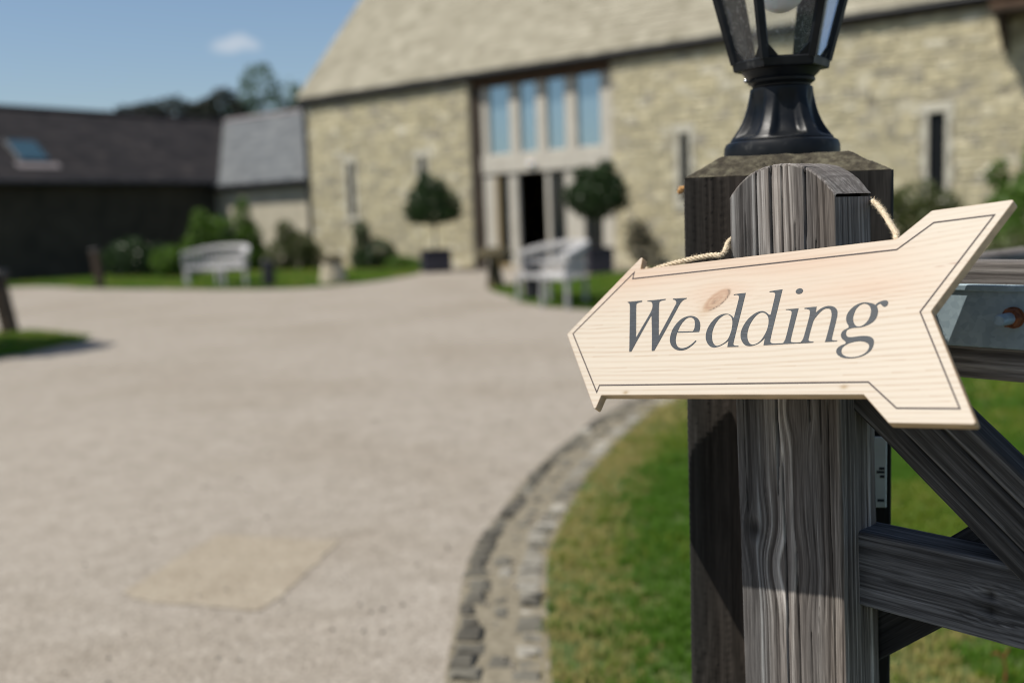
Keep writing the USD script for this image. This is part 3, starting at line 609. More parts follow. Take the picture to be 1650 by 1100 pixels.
part(b2, 'crown', leaves([(0, 0, 1.7, .62, .6, .50), (-.2, 0, 1.65, .45, .45, .4), (.32, 0, 1.8, .42, .45, .38), (.0, 0, 2.05, .48, .45, .36), (.62, 0, 1.6, .2, .2, .22), (-.58, 0, 1.75, .2, .2, .24), (.25, 0, 2.35, .22, .2, .2), (-.3, 0, 2.2, .22, .2, .22), (.5, .1, 2.05, .2, .2, .2)], 5000, .062, 52), 'bay_leaf')

# ------------------------------------------------------------------ curved benches
def arc(rad, a0, a1, n, z, cy):
    th = np.linspace(a0, a1, n); return np.stack([rad * np.sin(th), rad * np.cos(th) - cy, np.full(n, z) if np.isscalar(z) else z], 1)
def ribbon(path, w, h):
    """rectangular bar swept along a level path"""
    t = np.gradient(path, axis=0); t[:, 2] = 0; t /= np.linalg.norm(t, axis=1, keepdims=True); nn = np.stack([t[:, 1], -t[:, 0], 0 * t[:, 0]], 1)
    c = .012
    prof = [(-w / 2, -h / 2 + c), (-w / 2 + c, -h / 2), (w / 2 - c, -h / 2), (w / 2, -h / 2 + c), (w / 2, h / 2 - c), (w / 2 - c, h / 2), (-w / 2 + c, h / 2), (-w / 2, h / 2 - c)]
    v = np.stack([path + nn * a + Z * b for a, b in prof], 1).reshape(-1, 3); n = len(path)
    f = grid_faces(n, 8, wrap=True); cap = [(0, k + 1, k) for k in range(1, 7)] + [((n - 1) * 8, (n - 1) * 8 + k, (n - 1) * 8 + k + 1) for k in range(1, 7)]
    return trimesh.Trimesh(v, np.vstack([f, cap]), process=False)
bench = thing('curved_bench', 'pale weathered curved bench facing the yard on the courtyard lawn', 'bench', (-6.62, 23.35, .0), -39, 'curved benches')
RB, AB, CY = 1.42, math.radians(56), .95
th = np.linspace(-AB, AB, 33)
top = arc(RB, -AB, AB, 33, .90 - .17 * (np.abs(th) / AB) ** 2.4, CY)
part(bench, 'top_rail', ribbon(top, .15, .10), 'bench_wood')
part(bench, 'back_band', ribbon(arc(RB, -AB, AB, 33, .58, CY), .05, .06), 'bench_wood')
for k in range(25):
    a = -AB * .97 + k * AB * 1.94 / 24; zt = .86 - .17 * (abs(a) / AB) ** 2.4
    c = V(RB * math.sin(a), RB * math.cos(a) - CY); d = V(math.cos(a), -math.sin(a)); e = V(math.sin(a), math.cos(a))
    q = [(*(c + d * sx_ * .028 + e * sy_ * .012), z_) for z_ in (.42, zt) for sx_, sy_ in ((-1, -1), (1, -1), (1, 1), (-1, 1))]
    part(bench, 'back_slat', trimesh.convex.convex_hull(q), 'bench_wood')
for k in range(6):
    part(bench, 'seat_slat', ribbon(arc(RB - .06 - k * .085, -AB * (.97 - .02 * k), AB * (.97 - .02 * k), 25, .43, CY), .075, .035), 'bench_wood')
part(bench, 'seat_apron', ribbon(arc(RB - .50, -AB * .9, AB * .9, 25, .385, CY), .03, .05), 'bench_wood')
for a, rr in ((-AB * .95, RB), (AB * .95, RB), (-AB * .33, RB), (AB * .33, RB), (-AB * .86, RB - .5), (AB * .86, RB - .5), (0, RB - .5)):
    c = V(rr * math.sin(a), rr * math.cos(a) - CY); part(bench, 'leg', cbox(c[0] - .027, c[0] + .027, c[1] - .027, c[1] + .027, .0, .41, c=.006), 'bench_wood')
copy_thing(bench, (.62, 15.45, 0), -76, 'pale weathered curved bench seen from its end, at the barn lawn edge beside the sign')

# dark bollards
bol = thing('bollard', 'short dark round bollard right of the courtyard lawn bench', 'bollard', (-5.2, 22.15, 0), 0, 'dark bollards round the drive')
part(bol, 'shaft', lathe([(.0, 0), (.135, 0), (.14, .02), (.135, .5), (.135, .52)], 20), 'dark_metal', 40)
part(bol, 'cap', lathe([(.135, .521), (.15, .53), (.15, .56), (.11, .59), (0, .60)], 20), 'dark_metal', 40)
copy_thing(bol, (.36, 16.1, 0), 0, 'short dark round bollard under the seat end of the side-on bench')
tb = thing('timber_bollard', 'leaning dark timber bollard with a wide cap on the shaded left lawn', 'bollard', (-6.72, 13.7, 0))
lean = trimesh.transformations.rotation_matrix(math.radians(-9), [0, 1, 0])
part(tb, 'shaft', xf(cbox(-.085, .085, -.085, .085, -.05, .76, c=.012), lean), 'dark_timber')
part(tb, 'cap', xf(trimesh.util.concatenate([cbox(-.23, .12, -.12, .12, .762, .86, c=.015)]), lean), 'dark_metal')
tb2 = thing('timber_bollard', 'slim dark timber bollard on the lawn corner before the wing', 'bollard', (-9.75, 24.45, 0))
part(tb2, 'shaft', xf(cbox(-.09, .09, -.09, .09, -.05, .9, c=.012), trimesh.transformations.rotation_matrix(math.radians(-5), [0, 1, 0])), 'dark_timber')
part(tb2, 'cap', xf(cbox(-.1, .1, -.1, .1, .903, .94, c=.012), trimesh.transformations.rotation_matrix(math.radians(-5), [0, 1, 0])), 'dark_metal')

# staddle stones
def rock(prof, n, seed, amp):
    m = lathe(prof, n); d = meshkit.fbm(m.vertices * 6 + seed, 3, seed)[:, None] - .5
    c = m.vertices * [1, 1, 0]; m.vertices = m.vertices + c * d * amp + V(0, 0, 1) * d * amp * .1
    return m
s1 = thing('staddle_stone', 'mushroom shaped staddle stone with dark cap at the lawn tip left of the side-on bench', 'staddle stone', (-.28, 19.35, 0))
part(s1, 'stem', rock([(.0, -.02), (.17, -.02), (.16, .1), (.12, .35), (.10, .56), (0, .57)], 18, 3, .3), 'stone_mossy', 50)
part(s1, 'cap', rock([(.0, .545), (.12, .55), (.33, .56), (.37, .61), (.33, .70), (.2, .77), (0, .79)], 22, 5, .25), 'stone_mossy', 50)
s2 = thing('stone_stump', 'squat pale stone stump with a dark mossy top on the lawn edge', 'stone', (-3.9, 22.7, 0))
part(s2, 'base', rock([(.0, -.02), (.29, -.02), (.30, .12), (.25, .38), (.2, .5), (0, .52)], 18, 8, .3), 'stone_pale', 50)
part(s2, 'mossy_top', rock([(.0, .50), (.2, .505), (.27, .53), (.26, .6), (.14, .65), (0, .66)], 18, 9, .3), 'stone_mossy', 50)

# ------------------------------------------------------------------ grass
def tuft(n, h, spread, seed, wid):
    r = np.random.default_rng(seed); m = MB()
    for k in range(n):
        x, y = r.normal(0, spread, 2); a = r.uniform(0, 2 * PI); l = r.uniform(.15, .75); hh = h * r.uniform(.55, 1.15); w = wid * r.uniform(.7, 1.2)
        d = V(math.cos(a), math.sin(a), 0); s_ = V(-d[1], d[0], 0); o = V(x, y, 0)
        m.add([o - s_ * w, o + s_ * w, o + d * l * hh * .35 + Z * hh * .6 - s_ * w * .7, o + d * l * hh * .35 + Z * hh * .6 + s_ * w * .7, o + d * l * hh + Z * hh * (1 - .25 * l)], np.array([(0, 1, 3), (0, 3, 2), (2, 3, 4)]))
    return m.mesh()
def grass(name, poly, per_m2, h, spread, wid, seed, dry, inside=None):
    r = np.random.default_rng(seed)
    pi = UsdGeom.PointInstancer.Define(stage, '/World/' + name); mark(pi.GetPrim(), kind='stuff')
    for q, mt in enumerate(('grass_green', 'grass_light', 'grass_straw')):
        part(pi.GetPrim(), ('green_tuft', 'light_tuft', 'straw_tuft')[q], tuft(16 if q < 2 else 12, h, spread, seed + q, wid), mt)
        pi.CreatePrototypesRel().AddTarget(f'/World/{name}/' + ('green_tuft', 'light_tuft', 'straw_tuft')[q])
    x0, y0, x1, y1 = poly.bounds; n = int((x1 - x0) * (y1 - y0) * per_m2)
    p = np.c_[r.uniform(x0, x1, n), r.uniform(y0, y1, n)]
    import shapely
    p = p[shapely.contains_xy(poly, p[:, 0], p[:, 1])]
    dd = dry(p); nz = meshkit.fbm(np.c_[p * 1.6, np.zeros(len(p))], 3, seed); u = r.random(len(p))
    idx = np.where(u < dd, 2, np.where(u < dd + .9 * np.clip((nz - .42) * 3.2, 0, .85), 1, 0))
    keep_ = r.random(len(p)) > .25 * (dd > .6); p, idx = p[keep_], idx[keep_]; n = len(p)
    a = r.uniform(0, 2 * PI, n); s = r.uniform(.7, 1.2, n) * (.8 + .5 * meshkit.fbm(np.c_[p * 2.3, np.ones(len(p))], 2, seed + 3))
    pi.CreateProtoIndicesAttr(Vt.IntArray.FromNumpy(idx.astype(np.int32)))
    pi.CreatePositionsAttr(Vt.Vec3fArray.FromNumpy(np.c_[p, np.full(n, .008)].astype(np.float32)))
    pi.CreateOrientationsAttr(Vt.QuathArray([Gf.Quath(float(math.cos(t / 2)), 0, 0, float(math.sin(t / 2))) for t in a]))
    pi.CreateScalesAttr(Vt.Vec3fArray.FromNumpy(np.repeat(s[:, None], 3, 1).astype(np.float32)))
from shapely import prepare
def edge_dist(p):
    k = np.array(kerb_out); return np.min(np.linalg.norm(p[:, None, :] - k[None, ::2, :], axis=2), axis=1)
def dry_near(p):
    e = edge_dist(p); nz = meshkit.fbm(np.c_[p * 2.2, np.zeros(len(p))], 3, 77)
    near = np.clip((3.9 - p[:, 1]) / 1.0, 0, 1) * np.clip((p[:, 0] - .75) / .3, 0, 1)
    return np.clip(np.clip(1.15 - e / .34, 0, 1) * (.55 + 1.2 * nz) + .75 * near * (nz > .42) + .5 * np.clip(nz - .5, 0, 1), 0, .92)
view_near = lawn_near.intersection(Polygon([(-.4, 2.3), (2.2, 2.3), (6.5, 8.2), (6.5, 11), (-.4, 11)]))
grass('near_grass', view_near.intersection(sbox(-1, 2, 9, 6.2)), 1500, .036, .014, .0016, 61, dry_near)
grass('mid_grass', view_near.intersection(sbox(-1, 6.2, 9, 12)), 420, .042, .025, .0035, 62, dry_near)
patchy = lambda p: np.clip(.55 * (meshkit.fbm(np.c_[p * .9, np.zeros(len(p))], 3, 5) - .35), 0, .5)
grass('courtyard_grass', lawn_far, 75, .06, .06, .010, 63, patchy)
grass('barn_lawn_grass', lawn_side, 110, .055, .05, .008, 64, patchy)
grass('left_lawn_grass', lawn_left.intersection(sbox(-9, 9, 0, 16)), 150, .055, .045, .007, 65, patchy)
# dry weed stalk near the lower right
wd = thing('dry_weed', 'small brown dry weed stalk in the parched grass below the gate', 'weed', (1.29, 2.62, 0))
part(wd, 'stalk', tube([(0, 0, 0), (.004, 0, .05), (-.004, 0, .085), (.01, .0, .11)], [.004, .0035, .003, .002], 6), 'rust')
part(wd, 'leaf', tube([(-.004, 0, .085), (-.02, 0, .098), (-.04, 0, .096)], [.003, .004, .001], 5), 'rust')
LETTERS = {"W":[[[90.7,41.4],[92.2,41.8],[101.5,41.6],[114.7,41.8],[115.1,40.0],[112.8,39.6],[108.8,39.1],[107.2,37.5],[107.5,34.7],[115.3,11.9],[123.3,-11.2],[128.5,4.9],[133.9,20.8],[135.2,26.9],[134.9,31.7],[133.3,35.7],[130.9,38.5],[127.5,39.6],[124.0,39.7],[123.3,40.9],[137.8,40.9],[152.4,41.1],[152.7,39.6],[146.9,39.3],[144.1,38.1],[143.7,35.4],[151.2,12.5],[158.9,-10.8],[164.4,8.4],[170.3,30.0],[171.3,33.5],[170.0,36.2],[167.6,38.5],[164.2,39.3],[164.0,40.6],[174.8,40.1],[185.1,39.8],[184.7,38.5],[181.2,37.7],[178.8,35.5],[176.9,31.9],[174.1,21.3],[166.6,-4.7],[158.7,-30.8],[154.8,-30.9],[146.8,-6.0],[137.4,19.1],[129.8,-5.1],[122.6,-30.6],[119.3,-30.8],[107.1,5.7],[96.6,36.5],[94.7,39.1],[91.8,40.5]]],"e":[[[216.3,-19.5],[217.9,-20.4],[214.6,-24.8],[210.1,-28.7],[205.2,-31.3],[198.9,-32.1],[191.9,-31.0],[184.9,-27.3],[180.0,-22.2],[177.2,-16.0],[176.4,-9.1],[177.2,-2.2],[180.1,4.5],[184.7,10.0],[190.4,13.3],[197.5,14.5],[204.5,13.3],[210.9,9.9],[215.3,4.7],[217.3,-0.7],[218.1,-6.0],[217.8,-8.4],[202.0,-8.0],[185.6,-7.6],[185.8,-14.1],[187.2,-19.5],[189.9,-24.1],[193.2,-27.3],[197.9,-29.1],[203.6,-28.8],[208.7,-26.8],[212.6,-23.7]],[[186.1,-6.2],[197.5,-6.7],[208.7,-7.0],[209.6,-3.3],[208.9,2.1],[206.7,7.5],[203.1,11.1],[198.5,12.6],[194.2,11.7],[190.4,7.7],[187.8,2.9],[186.5,-2.3]]],"d":[[[252.7,38.8],[260.8,39.5],[269.1,39.5],[269.8,7.3],[270.3,-25.3],[271.2,-27.5],[273.3,-28.8],[278.3,-29.1],[278.3,-30.2],[263.5,-30.0],[263.0,-22.1],[258.9,-25.2],[254.2,-28.1],[249.0,-29.6],[244.5,-30.0],[239.3,-28.3],[234.3,-24.2],[230.5,-18.7],[228.6,-12.4],[228.4,-6.2],[229.9,0.0],[233.0,5.6],[237.3,10.3],[243.1,13.3],[249.5,13.9],[255.6,12.2],[259.6,9.3],[261.8,7.3],[261.6,31.8],[261.1,35.4],[259.4,37.3],[256.6,38.2],[253.3,37.9]],[[262.0,-0.1],[260.6,4.3],[257.9,8.9],[254.3,11.8],[250.7,13.0],[246.3,11.9],[241.7,8.2],[238.6,2.6],[237.1,-3.5],[237.0,-10.2],[238.4,-16.4],[240.9,-21.8],[244.2,-25.9],[248.1,-28.1],[252.2,-27.6],[257.0,-25.2],[261.0,-21.4],[262.6,-15.9],[263.2,-8.1]]],"d_001":[[[300.6,38.8],[308.8,39.6],[317.2,40.0],[317.4,7.9],[317.7,-23.9],[319.0,-26.6],[321.6,-28.2],[328.2,-28.4],[334.7,-28.3],[335.0,-29.5],[320.8,-29.6],[311.0,-29.8],[310.2,-20.8],[306.4,-25.8],[301.9,-28.4],[297.0,-29.9],[291.8,-30.2],[286.5,-28.6],[281.8,-24.5],[278.4,-19.2],[276.7,-14.0],[276.6,-7.9],[278.5,-1.1],[282.0,5.6],[287.8,10.9],[293.3,13.5],[298.5,13.9],[303.4,12.0],[307.7,8.7],[308.5,8.3],[310.0,8.4],[309.6,32.1],[309.2,34.9],[307.5,36.8],[304.9,37.7],[301.0,37.8]],[[310.6,-5.6],[309.7,0.4],[307.6,5.7],[304.0,9.8],[299.4,12.2],[294.7,11.7],[290.4,7.7],[287.2,1.4],[285.5,-5.4],[285.5,-12.7],[286.9,-18.8],[289.7,-24.0],[293.3,-27.6],[297.6,-28.8],[302.4,-27.1],[306.5,-23.1],[309.1,-16.5],[310.4,-10.7]]],"i":[[[327.8,13.9],[335.3,13.8],[343.7,13.9],[343.5,-6.9],[343.4,-25.0],[344.3,-27.0],[346.6,-28.0],[357.9,-28.4],[358.1,-29.1],[349.0,-29.3],[335.1,-29.4],[334.9,-28.4],[336.3,-25.5],[336.8,-22.5],[336.9,-8.0],[336.7,5.8],[336.4,9.3],[335.1,11.5],[332.5,12.7],[328.1,13.1]],None,[[343.5,37.0],[343.9,35.6],[343.7,34.2],[342.8,33.1],[341.4,32.3],[339.7,32.1],[337.9,32.4],[336.4,33.2],[335.3,34.4],[334.8,35.8],[335.1,37.2],[336.0,38.4],[337.4,39.1],[339.1,39.4],[340.9,39.0],[342.4,38.2]]],"n":[[[350.9,12.9],[350.9,13.9],[358.2,14.3],[365.5,14.4],[365.9,7.0],[369.8,11.0],[374.5,13.7],[379.6,14.4],[385.1,13.4],[389.3,10.6],[391.7,6.7],[392.5,1.3],[392.5,-5.5],[392.1,-25.1],[392.8,-26.9],[394.3,-27.8],[398.9,-27.9],[398.8,-28.9],[392.0,-29.1],[385.1,-29.1],[385.7,-23.8],[386.2,-3.1],[385.8,3.1],[384.0,7.9],[381.8,10.7],[378.3,11.5],[374.5,10.7],[370.7,6.8],[367.8,2.2],[365.7,-1.8],[365.3,-7.2],[364.7,-24.5],[365.5,-26.5],[367.5,-27.8],[371.6,-28.1],[371.7,-29.1],[365.2,-29.4],[353.4,-29.3],[353.2,-28.5],[356.5,-28.0],[358.2,-25.2],[358.7,-20.5],[359.4,-0.7],[359.3,6.2],[358.5,9.7],[356.8,11.6],[353.9,12.5]]],"g":[[[433.0,11.6],[435.2,14.0],[438.9,15.7],[442.8,16.2],[445.4,15.2],[446.6,13.1],[446.1,9.9],[443.7,8.3],[441.2,9.2],[439.4,11.5],[437.9,12.4],[435.7,11.7],[434.8,9.7],[436.2,7.4],[437.5,3.4],[437.5,-2.4],[435.8,-6.9],[432.1,-10.3],[427.2,-12.5],[421.4,-14.0],[415.8,-13.8],[410.5,-14.4],[407.6,-15.9],[406.8,-18.6],[407.6,-21.9],[409.4,-24.1],[412.7,-25.0],[419.5,-24.4],[426.8,-23.9],[433.0,-24.6],[437.4,-26.6],[439.7,-29.5],[440.5,-34.5],[439.5,-40.0],[435.8,-44.4],[430.4,-47.4],[423.3,-49.0],[416.6,-49.2],[410.2,-48.5],[404.9,-46.2],[401.5,-43.2],[400.2,-39.9],[401.1,-36.7],[404.3,-34.0],[408.8,-32.4],[409.3,-30.8],[407.4,-28.6],[403.6,-26.0],[401.9,-23.0],[401.5,-19.8],[402.9,-16.6],[406.4,-14.8],[408.5,-13.6],[408.5,-11.8],[405.1,-7.6],[403.3,-3.1],[403.1,2.1],[405.1,7.1],[409.0,11.6],[414.0,14.6],[420.0,15.6],[424.9,14.8],[429.3,13.4]],[[421.0,14.0],[424.7,12.6],[428.1,9.1],[429.7,4.6],[429.9,-1.2],[428.6,-6.1],[426.0,-10.3],[422.4,-12.6],[418.4,-12.9],[415.3,-11.1],[412.7,-7.3],[411.2,-3.6],[411.0,2.3],[412.2,8.1],[415.2,12.3],[418.3,13.9]],[[418.7,-30.3],[424.0,-29.8],[429.6,-30.6],[434.0,-32.8],[436.0,-35.7],[436.0,-39.2],[433.9,-43.3],[429.5,-46.3],[423.8,-47.9],[417.0,-48.0],[411.2,-46.4],[407.4,-43.4],[406.1,-39.8],[406.6,-36.6],[409.1,-33.8],[413.4,-31.5]]]}

# ------------------------------------------------------------------ weathered oak members with modelled grain
def nz3(a, b, seed): return meshkit.noise(np.stack(np.broadcast_arrays(a, b, np.full_like(np.asarray(a, float), seed * 3.37 + .5)), -1), seed)
def grain(s, l, seed, knots=()):
    s = np.asarray(s, float); l = np.asarray(l, float)
    w = .0065 * (nz3(s * 6, l * 2.4, seed) - .5) + .0035 * (nz3(s * 22, l * 8, seed + 1) - .5)
    s2 = s + w; kd = np.zeros_like(s)
    for kn in knots:
        sk, lk, rk = kn[:3]; dw = kn[3] if len(kn) > 3 else 1.0
        d = s - sk; e = np.exp(-(d / (2.2 * rk)) ** 2 - ((l - lk) / (3.2 * rk)) ** 2)
        s2 = s2 - d * .8 * e + .3 * rk * e
        rr = np.sqrt((d / rk) ** 2 + ((l - lk) / (1.25 * rk)) ** 2); kd = np.maximum(kd, dw * np.clip(1.25 - rr, 0, 1))
    g1, g2, g3 = nz3(s2 * 120, l * 1.6, seed + 2), nz3(s2 * 380, l * 4, seed + 3), nz3(s2 * 1000, l * 10, seed + 4)
    g = .24 * g1 + .40 * g2 + .36 * g3
    g = np.clip((g - .20) / .58, 0, 1)
    f1, f2 = nz3(s2 * 240, l * 2.6, seed + 6), nz3(s2 * 610, l * 6, seed + 7)
    g = (.27 + .50 * g) * (1 - .62 * np.clip((.25 - f1) / .08, 0, 1)) * (1 - .6 * np.clip((.26 - f2) / .07, 0, 1)) + .22 * np.clip((f1 - .78) / .1, 0, 1)
    return g, nz3(s2 * 22, l * .9, seed + 5), kd

def oak(W, L, T, seed, ds=.0016, dl=.004, rc=.004, arch=0.0, knots=(), cracks=(), relief=.0013, dark=(.014, .011, .010), mid=(.112, .101, .093), light=(.40, .385, .365), saw=0.0, brown=0.0, tint=None):
    """a bar: x across W, y along L, z out through T. Returns mesh, colours, fibre coordinates."""
    xs, zs, nx, nzv = [], [], [], []
    def run(p, q, n_):
        k = max(2, int(np.hypot(q[0] - p[0], q[1] - p[1]) / ds)); t = np.linspace(0, 1, k, endpoint=False)
        for a in t: xs.append(p[0] + (q[0] - p[0]) * a); zs.append(p[1] + (q[1] - p[1]) * a); nx.append(n_[0]); nzv.append(n_[1])
    def corner(cx, cz, a0):
        for a in np.linspace(a0, a0 - 90, 5, endpoint=False):
            r_ = math.radians(a); xs.append(cx + rc * math.cos(r_)); zs.append(cz + rc * math.sin(r_)); nx.append(math.cos(r_)); nzv.append(math.sin(r_))
    hw, ht = W / 2, T / 2
    run((0, -ht), (-hw + rc, -ht), (0, -1)); corner(-hw + rc, -ht + rc, 270)
    run((-hw, -ht + rc), (-hw, ht - rc), (-1, 0)); corner(-hw + rc, ht - rc, 180); i0 = len(xs)
    run((-hw + rc, ht), (hw - rc, ht), (0, 1)); i1 = len(xs); corner(hw - rc, ht - rc, 90)
    run((hw, ht - rc), (hw, -ht + rc), (1, 0)); corner(hw - rc, -ht + rc, 0); run((hw - rc, -ht), (0, -ht), (0, -1))
    xs, zs, nx, nzv = map(np.array, (xs, zs, nx, nzv)); n = len(xs)
    s = np.r_[0, np.cumsum(np.hypot(np.diff(xs), np.diff(zs)))]; s = s - np.interp((i0 + i1) / 2, np.arange(n), s)   # 0 at the middle of the front
    edge = .0
    ltop = L - arch * np.clip(np.abs(xs) / hw, 0, 1) ** 2.5 * (1 + .12 * (xs > 0))
    nl = max(3, int(L / dl)); v01 = np.linspace(0, 1, nl)
    Sg, Vg = np.meshgrid(s, v01); Lg = Vg * (ltop[None, :] - (rc if arch else 0)); Xg = np.broadcast_to(xs, Sg.shape)
    g, br, kd = grain(Sg, Lg, seed, knots)
    h = (g - .6) * relief
    if saw:
        h = h + saw * np.sin((Lg * 1.0 + Sg * .35) / .011 * 2 * PI) * (Sg < -.3 * W) * .5
    ck = np.zeros_like(h)
    for s0, l0, l1, w_, dp in cracks:
        c = s0 + .0035 * (nz3(Lg * 11, Lg * 0, seed + int(s0 * 1e4) % 97) - .5) + .006 * (nz3(Lg * 3.1, Lg * 0, seed + 3) - .5)
        ww = w_ * np.clip(np.minimum((Lg - l0) / .05, (l1 - Lg) / .05), 0, 1)
        k = np.clip(1 - np.abs(Sg - c) / np.maximum(ww, 1e-5), 0, 1) * (ww > 1e-5); ck = np.maximum(ck, k); h = h - dp * np.minimum(1, 1.6 * k)
    h = h - .003 * kd
    wear = (np.abs(Sg - (hw)) < .012) * .004 * np.clip(nz3(Lg * 14, Sg * 40, seed + 8) - .55, 0, 1)
    h = h - wear
    P = np.stack([Xg + nx * h, Lg, np.broadcast_to(zs, Sg.shape) + nzv * h], -1)
    def colour(g, br, kd, ck):
        t = np.clip(g * (.68 + .5 * br), 0, 1)[..., None]
        c = np.where(t < .5, np.array(dark) + (np.array(mid) - dark) * t * 2, np.array(mid) + (np.array(light) - mid) * (t * 2 - 1))
        c = c * (1 - .75 * kd[..., None]) * (1 - .92 * np.clip(ck * 1.6, 0, 1)[..., None])
        if brown: c = c * (1 + brown * (br[..., None] - .5) * np.array([1.2, .2, -.6]))
        return np.clip(c, .004, .6)
    C = colour(g, br, kd, ck)
    if tint is not None: C = np.clip(C * tint(Sg, Lg), .004, .6)
    Sg2 = Sg
    wob = .0016 * (nz3(Lg * 7, Sg * 4, seed + 31) - .5); P = P + np.stack([np.broadcast_to(nx, Sg.shape) * wob, 0 * wob, np.broadcast_to(nzv, Sg.shape) * wob], -1)
    Fb = np.stack([Sg, np.broadcast_to(zs, Sg.shape) * 0, Lg], -1)
    v, c, fb, f = [P.reshape(-1, 3)], [C.reshape(-1, 3)], [Fb.reshape(-1, 3)], [grid_faces(nl, n, wrap=True)]
    base = nl * n
    if arch:
        cols = np.arange(i0 - 5, i1 + 5); last = P[-1, cols]
        zc = zs[cols]; rows = [(0, 0)] + [(rc * (1 - math.cos(a)), rc * (math.sin(a))) for a in (.5, 1.0, 1.57)] + [(d, rc) for d in np.arange(rc + .002, T, .0022)]
        VV, CC, FF = [], [], []
        for k, (dz, dy) in enumerate(rows):
            z_ = np.maximum(zc - dz, -ht); y_ = (ltop[cols] - rc) + dy
            dep = np.full(len(cols), dz)
            gg, bb, _ = grain(s[cols] + .12 * np.minimum(dep, .03) , ltop[cols] + dep * .35, seed); g4 = nz3(xs[cols] * 500, dep * 260, seed + 21)
            gx_ = nz3(dep * 620 + 14 * nz3(xs[cols] * 22, xs[cols] * 0, seed + 22), xs[cols] * 30, seed + 23); gg = np.clip(.28 * gg + .25 * g4 + .50 * gx_, 0, 1)
            hh = (gg - .6) * relief * .9
            kk = np.zeros(len(cols))
            for s0, l0, l1, w_, dp in cracks:
                if l1 > L - .005:
                    cpos = s0 + .0035 * (nz3(ltop[cols] * 11, ltop[cols] * 0, seed + int(s0 * 1e4) % 97) - .5) + .006 * (nz3(ltop[cols] * 3.1, ltop[cols] * 0, seed + 3) - .5) + .1 * dep
                    q = np.clip(1 - np.abs(s[cols] - cpos) / (w_ * max(.0, 1 - dz / .034) + 1e-6), 0, 1); kk = np.maximum(kk, q)
                    hh = hh - dp * np.minimum(1, 1.6 * q) * max(0, 1 - dz / .034)
            if k == 0: VV.append(last)
            else: VV.append(np.stack([xs[cols], y_ + hh, z_ + (hh if k < 2 else 0)], -1))
            CC.append(colour(gg, bb * .5 + .35, np.zeros(len(cols)), kk)); FF.append(np.stack([s[cols], dep, ltop[cols] + dep], -1))
        m = len(cols); v.append(np.vstack(VV)); c.append(np.vstack(CC)); fb.append(np.vstack(FF)); f.append(grid_faces(len(rows), m) + base); base += len(rows) * m
    else:
        for row, flip in ((0, False), (nl - 1, True)):
            ring = P[row]; k = len(ring); ctr = ring.mean(0)
            v.append(np.vstack([ring, ctr])); c.append(np.vstack([C[row] * .9, C[row].mean(0)])); fb.append(np.vstack([Fb[row], Fb[row].mean(0)]))
            j = np.arange(k); tri = np.stack([np.full(k, k), j, (j + 1) % k], 1) + base; f.append(tri if not flip else tri[:, ::-1]); base += k + 1
    f = np.vstack(f)
    # outward winding: the perimeter runs clockwise seen along +y
    m = trimesh.Trimesh(np.vstack(v), f, process=False)
    return m, np.vstack(c), np.vstack(fb)

def put_oak(parent, name, F, spec, shift=0.0, mt='weathered_oak'):
    m, c, fb = spec; m = m.copy(); m.apply_transform(F)
    tri = m.triangles; ctr = m.vertices.mean(0)
    if np.einsum('ij,ij->i', np.cross(tri[:, 1] - tri[:, 0], tri[:, 2] - tri[:, 0]), tri.mean(1) - ctr).sum() < 0: m.invert()
    return part(parent, name, trimesh.Trimesh(m.vertices, m.faces, process=False), mt, True, vars={'col': c, 'fib': fb + shift})

YAW = math.radians(48)
G = V(math.cos(YAW), -math.sin(YAW), 0); NS = V(-math.sin(YAW), -math.cos(YAW), 0)
SO = V(.3204, 1.2110, 0) - V(-.743, -.669, 0) * .014 - V(.669, -.743, 0) * .0105                                  # foot of the stile's front face
gate = thing('field_gate', 'weathered oak field gate with diagonal braces hung beside the lamp post', 'gate')
ln = math.radians(-1.55)
GL, UPL = G * math.cos(ln) - Z * math.sin(ln) * -1 * -1, Z
UPL = Z * math.cos(ln) + G * math.sin(ln); GL = np.cross(UPL, NS)
T_ST = .082
zb = .12
